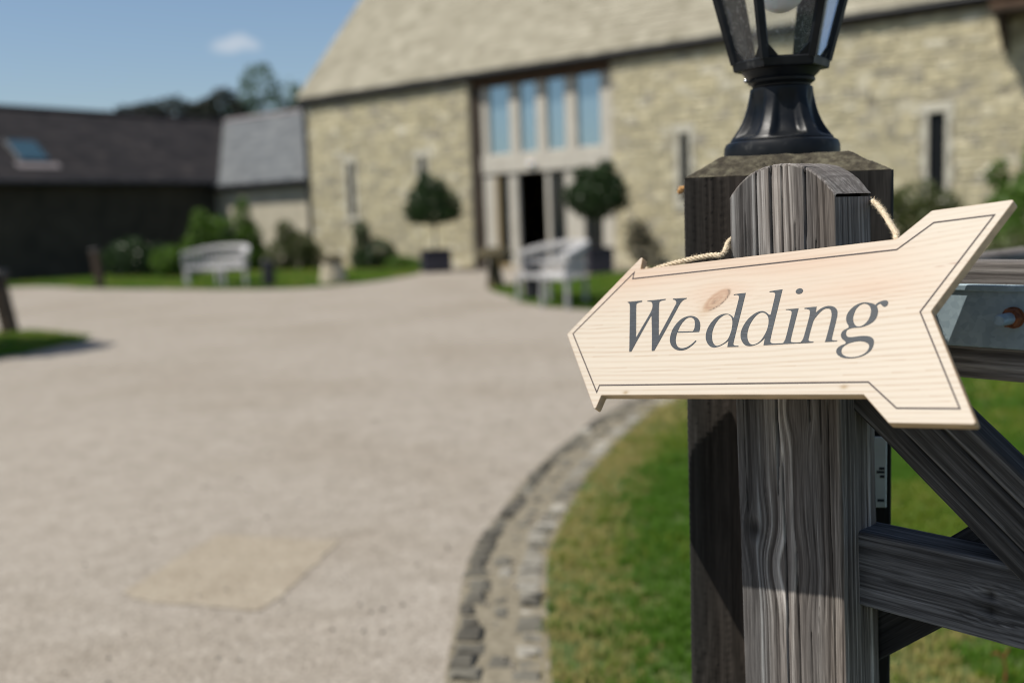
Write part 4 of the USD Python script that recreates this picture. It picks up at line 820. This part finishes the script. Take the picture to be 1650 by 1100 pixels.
# the stile leans a little: its foot lies further along the gate than its head
foot = SO + G * (-.001 + (1.353 - zb) * math.tan(math.radians(1.55))) + Z * zb - NS * (T_ST / 2)
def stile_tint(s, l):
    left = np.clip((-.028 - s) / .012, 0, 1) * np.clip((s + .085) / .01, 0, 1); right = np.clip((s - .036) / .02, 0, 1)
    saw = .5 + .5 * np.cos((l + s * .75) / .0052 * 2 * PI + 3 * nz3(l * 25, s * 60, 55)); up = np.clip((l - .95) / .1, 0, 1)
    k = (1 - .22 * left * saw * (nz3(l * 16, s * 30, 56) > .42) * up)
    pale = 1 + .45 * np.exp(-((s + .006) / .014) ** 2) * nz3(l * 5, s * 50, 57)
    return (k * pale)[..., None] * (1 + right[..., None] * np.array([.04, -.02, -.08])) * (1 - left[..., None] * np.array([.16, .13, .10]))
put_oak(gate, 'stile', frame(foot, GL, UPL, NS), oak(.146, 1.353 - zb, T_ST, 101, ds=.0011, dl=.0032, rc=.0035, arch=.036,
    knots=[(-.050, .90 - zb, .012), (-.004, .865 - zb, .013, .0), (.052, .60 - zb, .014), (.018, 1.06 - zb, .010, 0.0), (-.03, .55 - zb, .012, 0.)],
    cracks=[(a_, l0_ - zb, l1_ - zb, w_, d_) for a_, l0_, l1_, w_, d_ in [(-.010, .95, 1.5, .0021, .010), (.036, 1.03, 1.5, .0016, .008), (-.030, 1.12, 1.5, .0011, .006), (.005, 1.20, 1.5, .0010, .005), (-.004, .35, 1.02, .0014, .007), (.012, .5, .90, .0011, .005),
            (.050, 1.0, 1.27, .0008, .004), (-.046, 1.04, 1.33, .0008, .004), (.022, 1.05, 1.30, .0009, .004), (.060, .6, 1.1, .0008, .003), (-.02, .5, .85, .0008, .003), (-.058, .9, 1.2, .0006, .002), (.028, .4, .8, .0008, .003)]],
    relief=.0019, brown=.10, tint=stile_tint))
GZ = -.036 - .026                                            # rails: front 30 mm behind the stile's front
def rail(name, a0, z0, a1, z1, W, T, seed, back=GZ, **kw):
    A, B = SO + G * a0 + Z * z0 + NS * back, SO + G * a1 + Z * z1 + NS * back
    d = (B - A) / np.linalg.norm(B - A); up = np.cross(NS, d)
    # bar: x across = -up, y along = d, z = NS  (x cross y = z)
    return put_oak(gate, name, frame(A, np.cross(d, NS), d, NS), oak(W, np.linalg.norm(B - A), T, seed, ds=.0022, dl=.008, relief=.0011, **kw), shift=seed * .37)
rail('top_rail', .03, 1.1735, 2.6, 1.1735, .125, .052, 111, knots=[(.02, .6, .01)])
rail('lower_rail', .04, .867, 2.6, .867, .092, .052, 112, knots=[(.012, .20, .007), (-.006, .2, .006)], dark=(.010, .010, .0105), mid=(.045, .044, .045), light=(.19, .19, .195))  # darker than the top rail: shade put into the oak colour
rail('bottom_rail', .04, .34, 2.6, .34, .10, .052, 113)
sl = -.84
rail('brace', .045, 1.146, 1.30, 1.146 + sl * 1.255, .088, .044, 114, back=GZ + .008 + .0, dark=(.010, .0095, .0095), mid=(.045, .043, .042), light=(.19, .187, .185), cracks=[(.015, .05, .8, .0008, .003), (-.02, .1, 1.1, .0008, .003)])  # oak darkened here too, the shade below the sign in its colour
rail('counter_brace', .02, .735, .60, .735 + .82 * .58, .082, .036, 115, back=GZ - .046, dark=(.008, .008, .008), mid=(.025, .024, .024), light=(.08, .08, .08))  # darkest oak copy, its shade is in the colour
# galvanised hinge strap and bolt on the top rail
st = part(gate, 'hinge_strap', xf(cbox(.03, .70, 1.146, 1.213, -.0345, -.0275, c=.0015), frame(SO, G, Z, NS)), 'galvanised')
part(st, 'strap_ridge', xf(cbox(.03, .70, 1.206, 1.2128, -.0272, -.024, c=.001), frame(SO, G, Z, NS)), 'galvanised')
BO = SO + G * .262 + Z * 1.1795 - NS * .006
BFm = frame(BO, G, Z, NS)
part(st, 'bolt', xf(lathe([(0, -.021), (.0062, -.021), (.0062, .0), (.0062, .0135), (.0052, .0155), (0, .0157)], 20), BFm), 'galvanised', 40)
part(st, 'nut', xf(lathe([(.0063, -.0193), (.0098, -.0193), (.0108, -.018), (.0108, -.012), (.0096, -.0095), (.0063, -.0095)], 6), BFm), 'rust', 30)
part(st, 'washer', xf(lathe([(.0064, -.0214), (.0112, -.0214), (.0112, -.0195), (.0064, -.0195)], 24), BFm), 'rust', 30)

# ------------------------------------------------------------------ gate post
BA = math.radians(11)
PN = V(-math.sin(BA), -math.cos(BA), 0); PX = V(math.cos(BA), -math.sin(BA), 0)
PW, PT_ = .270, .250
PC = V(.3725, 1.372, 0) - PN * (PT_ / 2)
post = thing('gate_post', 'thick dark oak gate post with a mossy low pyramid top', 'gate post')
pm, pcol, pf = oak(PW, 1.345 + .2, PT_, 131, ds=.004, dl=.004, rc=.006, relief=.0022, dark=(.008, .0065, .0055), mid=(.024, .021, .018), light=(.062, .054, .048), saw=.0016, brown=.3,
    knots=[(-.10, .75, .03)])
put_oak(post, 'shaft', frame(PC - Z * .2, PX, Z, PN), (pm, pcol, pf))
gx = np.linspace(-1, 1, 61); A_, B_ = np.meshgrid(gx, gx)
hh = np.clip((1 - np.maximum(np.abs(A_), np.abs(B_))) / .36, 0, 1) * .028
hh = hh + .0035 * (meshkit.fbm(np.stack([A_ * 9, B_ * 9, A_ * 0], -1), 4, 3) - .5) * (hh > .001) + .001
pv = np.stack([A_ * (PW / 2 - .002), B_ * (PT_ / 2 - .002), hh + 1.3445], -1).reshape(-1, 3)
mat_noise('mossy_top', [(.3, (.022, .018, .012)), (.5, (.046, .039, .026)), (.68, (.10, .09, .06))], scale=60, rough=1, bump=.9, bscale=180, dist=.004)
part(post, 'mossy_top', xf(trimesh.Trimesh(pv, grid_faces(61, 61), process=False), frame(PC, PX, -PN, Z)), 'mossy_top', True)
rngm = np.random.default_rng(9); mm = MB()
for k in range(420):                                        # dry moss and needles round the lamp foot
    a = rngm.uniform(0, 2 * PI); r = rngm.uniform(.083, .115); c = PC + V(r * math.cos(a), r * math.sin(a), 1.366 - (r - .083) * .3); d = rngm.normal(size=3); d[2] = abs(d[2]) * .6; d /= np.linalg.norm(d); e = np.cross(d, rngm.normal(size=3)); e /= np.linalg.norm(e)
    l = rngm.uniform(.004, .011); mm.add([c - e * .0006, c + e * .0006, c + d * l], np.array([(0, 1, 2)]))
part(post, 'moss', mm.mesh(), 'mossy_top', kind='stuff')
nt = thing('notice', 'small white notice fixed to the front of the gate post behind the stile', 'notice')
NF = frame(PC + PN * (PT_ / 2 + .004), PX, Z, PN)
part(nt, 'plate', xf(cbox(.075, .1275, .895, .992, -.002, .0015, c=.001), NF), 'white_plate')
for zz, w_ in ((.949, .007), (.944, .010), (.938, .006), (.905, .009)):
    part(nt, 'printed_line', xf(cbox(.1245 - w_, .1245, zz - .0018, zz + .0018, .0016, .002, c=.0001), NF), 'ink')

# ------------------------------------------------------------------ lantern
LC = V(.400, 1.503, -.003)
lan = thing('lantern', 'black six sided lantern on a flared pedestal standing on the gate post', 'lantern', LC)
part(lan, 'base_ring', lathe([(0, 1.3715), (.0785, 1.3715), (.081, 1.374), (.0816, 1.380), (.0812, 1.391), (.079, 1.397), (.075, 1.3995), (.0705, 1.4005), (0, 1.4005)], 64), 'black_paint', 35)
h0 = math.radians(-5)
def flute(th, i):
    k = np.cos(3 * (th - h0)) ** 2                         # 1 at the six ribs
    w = np.clip((k - .45) / .4, 0, 1); w = w * w * (3 - 2 * w)
    dep = [0, 0, .12, .19, .19, .18, .16, .13, .07, .0, .0, 0][min(i, 11)]
    return 1 - dep * (1 - w)
prof = [(r_ * .95, z_) for r_, z_ in [(.0765, 1.4008), (.0755, 1.4035), (.0735, 1.406), (.0695, 1.411), (.0640, 1.4185), (.0590, 1.427), (.0545, 1.437), (.0510, 1.448), (.0485, 1.459), (.0468, 1.468), (.0462, 1.4735), (.0440, 1.4745)]]
part(lan, 'pedestal', lathe(prof + [(0, 1.4747)], 120, flute), 'black_paint', 32)
hexa = lambda r, z: [(r * math.cos(h0 + k * PI / 3), r * math.sin(h0 + k * PI / 3), z) for k in range(6)]
def hexloft(levels, inner=None):
    v = [p for r, z in levels for p in hexa(r, z)]; n = len(levels)
    f = grid_faces(n, 6, wrap=True); return trimesh.Trimesh(np.array(v), f, process=False)
part(lan, 'cup', lathe([(0, 1.4750), (.0405, 1.4750), (.0410, 1.478), (.047, 1.482), (.0475, 1.4855), (.0455, 1.487), (.0515, 1.493), (.0555, 1.4985), (0, 1.4986)], 48), 'black_paint', 35)
rb = lambda z: .066 + (z - 1.499) * .27
part(lan, 'bottom_frame', hexloft([(.02, 1.4988), (rb(1.499), 1.4988), (rb(1.499) + .0015, 1.5005), (rb(1.511), 1.5105), (rb(1.511) - .003, 1.513), (rb(1.511) - .009, 1.513), (.02, 1.508)]), 'black_paint')
ZT = 1.745
for k in range(6):
    a = h0 + k * PI / 3; d = V(math.cos(a), math.sin(a), 0); s_ = V(-d[1], d[0], 0)
    def sec(z, o): c = d * (rb(z) + o) + Z * z; return [c + d * .0035 + s_ * 0, c + s_ * .0068 - d * .002, c + s_ * .0058 - d * .009, c - s_ * .0058 - d * .009, c - s_ * .0068 - d * .002]
    part(lan, 'corner_bar', trimesh.convex.convex_hull(np.array(sec(1.509, -.001) + sec(ZT, -.001))), 'black_paint')
    a2 = a + PI / 3; e = V(math.cos(a2), math.sin(a2), 0)
    q = lambda z, t, o: (d * (1 - t) + e * t) * (rb(z) - .006 + o) + Z * z
    zz0, zz1 = 1.5135, ZT - .004
    pts = [q(zz0, .09, 0), q(zz0, .91, 0), q(zz1, .94, 0), q(zz1, .06, 0)]
    nrm = np.cross(pts[1] - pts[0], pts[3] - pts[0]); nrm /= np.linalg.norm(nrm)
    part(lan, 'glass_pane', trimesh.Trimesh(np.array(pts), [(0, 1, 2), (0, 2, 3)], process=False), 'lantern_glass')
    # little corner gussets at the foot of each light
    for t, t2 in ((.06, .30), (.94, .70)):
        p = [q(1.5125, t, .003), q(1.5125, t2, .003), q(1.533, t, .003)]; p += [x - nrm * .004 * (1 if nrm @ d > 0 else -1) for x in p]
        part(lan, 'gusset', trimesh.convex.convex_hull(np.array(p)), 'black_paint')
part(lan, 'top_frame', hexloft([(.03, ZT), (rb(ZT) + .004, ZT), (rb(ZT) + .012, ZT + .006), (rb(ZT) + .012, ZT + .016), (.03, ZT + .02)]), 'black_paint')
part(lan, 'roof', hexloft([(rb(ZT) + .009, ZT + .0165), (.10, ZT + .055), (.055, ZT + .085), (.03, ZT + .095), (.001, ZT + .10)]), 'black_paint')
part(lan, 'set_screw', trimesh.creation.icosphere(2, .0032).apply_translation((-.0535, -.012, 1.4845)), 'screw_steel', True)
part(lan, 'finial', lathe([(0, ZT + .098), (.012, ZT + .10), (.008, ZT + .112), (.014, ZT + .122), (.006, ZT + .136), (0, ZT + .145)], 20), 'black_paint', 40)
part(lan, 'lamp_holder', lathe([(0, ZT - .001), (.018, ZT - .001), (.018, 1.675), (.014, 1.668), (0, 1.668)], 24), 'black_paint', 40)
bz = [(0.0345 * math.sin(t), 1.6135 - .0345 * math.cos(t)) for t in np.linspace(0.02, 2.5, 22)] + [(.014, 1.655), (.013, 1.668), (0, 1.668)]
part(lan, 'bulb', lathe(bz, 40), 'opal', True)

# twine end frayed on the post's left corner
tw = thing('twine_tuft', 'frayed orange brown twine end on the left shoulder of the gate post', 'twine')
TWP = PC + PX * (-PW / 2 - .001) - PN * (PT_ / 2 - .03) * -1 + Z * 1.333
m = MB().tm(tube([TWP + PX * .004, TWP - PX * .004 - Z * .002, TWP - PX * .008 - Z * .007], [.004, .0045, .002], 8))
rt = np.random.default_rng(4)
for k in range(60):
    d = rt.normal(size=3); d[2] -= .3; d /= np.linalg.norm(d); c = TWP - PX * .005 - Z * .003 + rt.normal(size=3) * .0025; l = rt.uniform(.003, .008); e = np.cross(d, V(.3, .5, .8)); e /= np.linalg.norm(e)
    m.add([c - e * .0004, c + e * .0004, c + d * l], np.array([(0, 1, 2)]))
part(tw, 'strand', m.mesh(), 'rope_tan')
# weathered fence rail behind the gate
fr = thing('fence_rail', 'weathered grey fence rail running behind the gate top rail', 'fence')
FA, FB = V(.60, 1.60, 1.212), V(3.4, 4.9, 1.15)
d = (FB - FA); FLN = np.linalg.norm(d); d /= FLN; fn = np.cross(d, Z); fn /= np.linalg.norm(fn); fu = np.cross(fn, d)
put_oak(fr, 'rail', frame(FA - fu * .05, np.cross(d, fn), d, fn), oak(.095, FLN, .06, 141, ds=.004, dl=.02, relief=.003, rc=.015), shift=3.1)
for q in (1.9, 3.9):
    c = FA + d * q; put_oak(fr, 'fence_post', frame(V(c[0], c[1], -.1) - fn * .085, d * V(1, 1, 0) / np.linalg.norm(d[:2]), Z, -np.cross(Z, d * V(1, 1, 0) / np.linalg.norm(d[:2])) * -1), oak(.11, 1.26, .1, 142, ds=.006, dl=.02, relief=.003), shift=5.3)

# ------------------------------------------------------------------ the sign
SR = np.array([[0.68426, 0.34361, -0.64321], [-0.72209, 0.44247, -0.5318], [0.10187, 0.82835, 0.55088]]); STIP = V(.07310, 1.35116, 1.14499)
SF = np.eye(4); SF[:3, :3] = SR; SF[:3, 3] = STIP
sign = thing('arrow_sign', 'pale pine arrow sign reading Wedding, roped to the gate stile', 'sign')
xh, xn, xb, xt, xr, xnn, hh_, hb, htl = .09205, .09500, .44069, .47258, .55522, .49284, .1109, .0899, .11986
TH_ = .0112
outl = Polygon([(0, 0), (xh, hh_), (xn, hb), (xb, hb), (xt, htl), (xr, htl), (xnn, 0), (xr, -htl), (xt, -htl), (xb, -hb), (xn, -hb), (xh, -hh_)])
outl = outl.buffer(-.0022, join_style='mitre').buffer(.0022, resolution=6).buffer(.001, resolution=4).buffer(-.001, resolution=4)
def dense(poly, step):
    r = poly.exterior; k = int(r.length / step); p = np.array([r.interpolate(i / k, normalized=True).coords[0] for i in range(k)])
    cor = np.array(r.coords[:-1]); return p
ring = dense(outl, .0016)
if LinearRing(ring).is_ccw is False: ring = ring[::-1]
tg = np.roll(ring, -1, 0) - np.roll(ring, 1, 0); tg /= np.linalg.norm(tg, axis=1, keepdims=True); rn = np.stack([tg[:, 1], -tg[:, 0]], 1)
def face_mesh(ringpts, step):
    pg = Polygon(ringpts); x0, y0, x1, y1 = pg.bounds
    import shapely
    gx, gy = np.meshgrid(np.arange(x0, x1, step), np.arange(y0, y1, step)); p = np.c_[gx.ravel(), gy.ravel()]
    inn = pg.buffer(-step * .55); p = p[shapely.contains_xy(inn, p[:, 0], p[:, 1])]
    al = np.vstack([ringpts, p]); tri = Delaunay(al).simplices; cen = al[tri].mean(1); ok = shapely.contains_xy(pg, cen[:, 0], cen[:, 1]); tri = tri[ok]
    cr_ = np.cross(al[tri[:, 1]] - al[tri[:, 0]], al[tri[:, 2]] - al[tri[:, 0]]); tri[cr_ < 0] = tri[cr_ < 0][:, ::-1]; tri = tri[np.abs(cr_) > 1e-12]
    return al, tri
B1 = .0009
fv, ft = face_mesh(ring - rn * B1, .0017)
nR = len(ring)
front = np.c_[fv, np.zeros(len(fv))]
levels = [np.c_[ring - rn * B1, np.zeros(nR)], np.c_[ring - rn * B1 * .3, np.full(nR, -B1 * .3)], np.c_[ring, np.full(nR, -B1)], np.c_[ring, np.full(nR, -TH_ + B1)], np.c_[ring - rn * B1, np.full(nR, -TH_)]]
side = np.vstack(levels); sf_ = grid_faces(len(levels), nR, wrap=True)[:, ::-1]
bv_, bt_ = face_mesh(ring - rn * B1, .02); back = np.c_[bv_, np.full(len(bv_), -TH_)]
vv = np.vstack([front, side, back]); ff = np.vstack([ft, sf_ + len(front), bt_[:, ::-1] + len(front) + len(side)])
def pine(p):
    x, y, z = p[:, 0], p[:, 1], p[:, 2]
    kx, ky = .2304, .0337
    dx, dy = x - kx, y - ky
    e = np.exp(-(dx / .050) ** 2 - (dy / .030) ** 2)
    w = .010 * (nz3(x * 3.2, y * 9, 71) - .5) + .0016 * (nz3(x * 22, y * 60, 72) - .5) + .020 * (x - .25) * (nz3(x * 1.5 + 4, y * 4, 76) - .5)
    yy = y + w - np.sign(dy + 1e-9) * .013 * np.exp(-(dx / .040) ** 2) * np.exp(-np.abs(dy) / .022) + z * .6 - .10 * dx ** 2
    per = .0066
    ph = yy / per + 2.4 * nz3(x * .9, yy * 38, 73) + .5 * nz3(x * 3, yy * 130, 82)
    ring_ = (.5 + .5 * np.cos(2 * PI * ph)) ** 3.2
    amp = .25 + .9 * nz3(x * 2.0, np.floor(ph) * 3.7, 74)
    g = ring_ * amp * (.55 + .45 * np.clip((.05 - y) / .05, 0, 1))
    fine = nz3(x * 14, yy * 900, 75) - .5
    c = np.array([.385, .338, .274]) * (1 + .045 * fine)[:, None]
    pink = np.clip(np.exp(-((y - .062 - .02 * np.sin(x * 9)) / .035) ** 2) * (.45 + .9 * nz3(x * 5, yy * 40, 77)), 0, 1) * np.clip((.52 - x) / .1, 0, 1)
    pink = np.maximum(pink, .9 * np.exp(-(dx / .06) ** 2 - ((dy - .012) / .022) ** 2))
    c = c * (1 - pink[:, None] * np.array([.04, .165, .225]))
    c = c * (1 - g[:, None] * np.array([.17, .24, .30]))
    # the knot: tilted almond with rings, a dark bark line on its lower right and a reddish halo
    a = math.radians(38); u_, v_ = dx * math.cos(a) + dy * math.sin(a), -dx * math.sin(a) + dy * math.cos(a)
    rr = np.sqrt((u_ / .0195) ** 2 + (v_ / .0105) ** 2)
    body = np.clip((1.12 - rr) / .2, 0, 1); rings = .5 + .5 * np.cos(rr * 15 + 2.5 * nz3(x * 120, y * 120, 78))
    c = c * (1 - body[:, None] * (np.array([.17, .26, .34]) + .13 * rings[:, None] * np.array([.7, 1, 1])))
    bark = np.exp(-((rr - .92) / .06) ** 2) * np.clip((u_ * .3 - v_) / .006, 0, 1); c = c * (1 - .72 * bark[:, None])
    core = np.exp(-(((u_ + .003) / .0035) ** 2 + (v_ / .0022) ** 2)) * nz3(x * 700, y * 700, 79); c = c * (1 - .6 * core[:, None])
    halo = np.exp(-((u_ + .016) / .014) ** 2 - ((v_ + .002) / .010) ** 2); c = c * (1 - halo[:, None] * np.array([.08, .15, .22]))
    for sx_, sy_, sr in ((.133, -.0862, .0022), (.418, -.0812, .0024)):
        d2 = np.exp(-((x - sx_) / (sr * 1.8)) ** 2 - ((y - sy_) / sr) ** 2); c = c * (1 - d2[:, None] * np.array([.35, .45, .6]))
    # streak and check near the tail
    stx = np.clip((x - .485) / .01, 0, 1); sp = np.exp(-((y - .052 - (x - .5) * .10) / .0006) ** 2) * stx * np.clip((.548 - x) / .012, 0, 1); c = c * (1 - .45 * sp[:, None] * np.array([.6, .9, 1]))
    return np.clip(c, .02, .9)
cc = pine(vv); sd = slice(len(front), len(front) + len(side))
endg = np.abs(np.tile(rn[:, 0], len(levels)))                # end grain and the cut edges are browner (scorched by the cutter)
burn = np.repeat([0, .45, .8, .8, .8], nR); cut = np.array([.46, .30, .165])
cc[sd] = cc[sd] * (1 - burn[:, None]) + burn[:, None] * cut * (.75 + .5 * nz3(side[:, 0] * 60 + side[:, 1] * 200, side[:, 2] * 900, 80))[:, None]
part(sign, 'board', xf(trimesh.Trimesh(vv, ff, process=False), SF), 'pine', 28, vars=None) if False else None
bm = trimesh.Trimesh(vv, ff, process=False)
nrm = np.vstack([np.tile([0, 0, 1.0], (len(front), 1)), np.zeros((len(side), 3)), np.tile([0, 0, -1.0], (len(back), 1))])
for i_, (a_, z_) in enumerate(((.35, .94), (.8, .6), (1, .1), (1, -.1), (.6, -.8))):
    nrm[len(front) + i_ * nR: len(front) + (i_ + 1) * nR] = np.c_[rn * a_, np.full(nR, z_)]
nrm /= np.linalg.norm(nrm, axis=1, keepdims=True)
bp = part(sign, 'board', xf(bm, SF), 'pine', False, vars={'col': cc, 'fib': vv})
bme = UsdGeom.Mesh(bp); bme.CreateNormalsAttr(Vt.Vec3fArray.FromNumpy((nrm @ SR.T).astype(np.float32))); bme.SetNormalsInterpolation('vertex')
# scorched border line
el = [(.0, 0), (.07476, .08581), (.07562, .0762), (.43176, .0762), (.46605, .10419), (.52631, .10419), (.47042, 0), (.52631, -.10419), (.46605, -.10419), (.43176, -.0762), (.07562, -.0762), (.07476, -.08581)]
el = [(x + .01155, y) for x, y in el]
bl = LinearRing(el).buffer(.00075, join_style='mitre', mitre_limit=3)
def flat(poly, h=.00035):
    polys = getattr(poly, 'geoms', [poly]); m = trimesh.util.concatenate([trimesh.creation.extrude_polygon(g, h, engine='earcut') for g in polys]); m.apply_translation((0, 0, .0001)); return m
part(sign, 'border_line', xf(flat(bl), SF), 'scorched_line')
def smooth_ring(p, it=2):
    p = np.array(p, float)
    keep = np.zeros(len(p), bool)
    a, b = p - np.roll(p, 1, 0), np.roll(p, -1, 0) - p
    ang = np.degrees(np.abs(np.arctan2(a[:, 0] * b[:, 1] - a[:, 1] * b[:, 0], (a * b).sum(1)))); keep = ang > 42
    for _ in range(it):
        q, k2 = [], []
        for i in range(len(p)):
            j = (i + 1) % len(p)
            if keep[i]: q.append(p[i]); k2.append(True)
            q += [p[i] * .75 + p[j] * .25] if not keep[i] else []
            k2 += [False] if not keep[i] else []
            if not keep[j]: q.append(p[i] * .25 + p[j] * .75); k2.append(False)
        p, keep = np.array(q), np.array(k2)
    return p
for nm, rings in LETTERS.items():
    sep = rings.index(None) if None in rings else None
    solids = [rings[:sep]] + [[r] for r in rings[sep + 1:]] if sep is not None else [rings]
    ms = []
    for rs_ in solids:
        pg = Polygon(smooth_ring(rs_[0]) / 1000, [smooth_ring(h) / 1000 for h in rs_[1:]]).buffer(0)
        ms.append(flat(pg, .0003))
    part(sign, 'letter', xf(trimesh.util.concatenate(ms), SF), 'letter_ink')
lm = stage.GetPrimAtPath('/World/Looks/letter_ink')
UsdShade.Shader(lm.GetChild('vx')).CreateInput('vector2', Sdf.ValueTypeNames.Float3).Set(Gf.Vec3f(*(SR[:, 0] * 45)))
UsdShade.Shader(lm.GetChild('vy')).CreateInput('vector2', Sdf.ValueTypeNames.Float3).Set(Gf.Vec3f(*(SR[:, 1] * 900)))

# ------------------------------------------------------------------ rope
def rope(pts, R, seed, fuzz=40):
    p = spline(pts, 30); L_ = np.r_[0, np.cumsum(np.linalg.norm(np.diff(p, axis=0), axis=1))]; n = int(L_[-1] / .0007); s = np.linspace(0, L_[-1], n)
    p = np.stack([np.interp(s, L_, p[:, k]) for k in range(3)], 1)
    t = np.gradient(p, axis=0); t /= np.linalg.norm(t, axis=1, keepdims=True)
    a = np.cross(t, V(.31, .2, .93)); a /= np.linalg.norm(a, axis=1, keepdims=True); b = np.cross(t, a); m = MB()
    for k in range(3):
        ph = s / (R * 5.2) * 2 * PI + k * 2 * PI / 3
        q = p + (R * .52) * (np.cos(ph)[:, None] * a + np.sin(ph)[:, None] * b); m.tm(tube(q[::2], R * .52, 7))
    r = np.random.default_rng(seed)
    for _ in range(int(L_[-1] * 1000 * fuzz / 10)):
        i = r.integers(1, n - 1); ang = r.uniform(0, 2 * PI); o = np.cos(ang) * a[i] + np.sin(ang) * b[i]
        d = o * r.uniform(.3, 1) + t[i] * r.normal() * .9; d /= np.linalg.norm(d); c = p[i] + o * R * .8; l = r.uniform(.0015, .0055); e = np.cross(d, r.normal(size=3)); e /= np.linalg.norm(e)
        m.add([c - e * .00016, c + e * .00016, c + d * l], np.array([(0, 1, 2)]))
    return m
SP = lambda x, y, z=0: tp(SF, V(x, y, z))
def knot(c, R, seed):
    r = np.random.default_rng(seed); q = [c + r.normal(size=3) * R * .55 for _ in range(5)]; return rope(q, R * .55, seed, 120)
stl = lambda a, z, dn: SO + G * a + Z * z + NS * dn
rp_ = rope([SP(.100, .084, -.013), SP(.108, .0940, -.011), SP(.15, .1010, -.010), SP(.19, .1060, -.012), SP(.207, .1085, -.016), stl(-.0815, 1.261, -.012), stl(-.0825, 1.266, -.03), stl(-.080, 1.272, -.07), stl(-.06, 1.284, -.092), stl(0, 1.30, -.094), stl(.05, 1.306, -.092), stl(.083, 1.302, -.074), SP(.418, .122, -.030), SP(.430, .104, -.016), SP(.4345, .0935, -.012), SP(.435, .085, -.013)], .0033, 5, 60)
part(sign, 'rope', rp_.mesh(), 'rope')
part(sign, 'rope_knot', knot(SP(.1005, .0915, -.007), .0042, 6).mesh(), 'rope'); part(sign, 'rope_knot', knot(SP(.4385, .0915, -.007), .0050, 7).mesh(), 'rope')
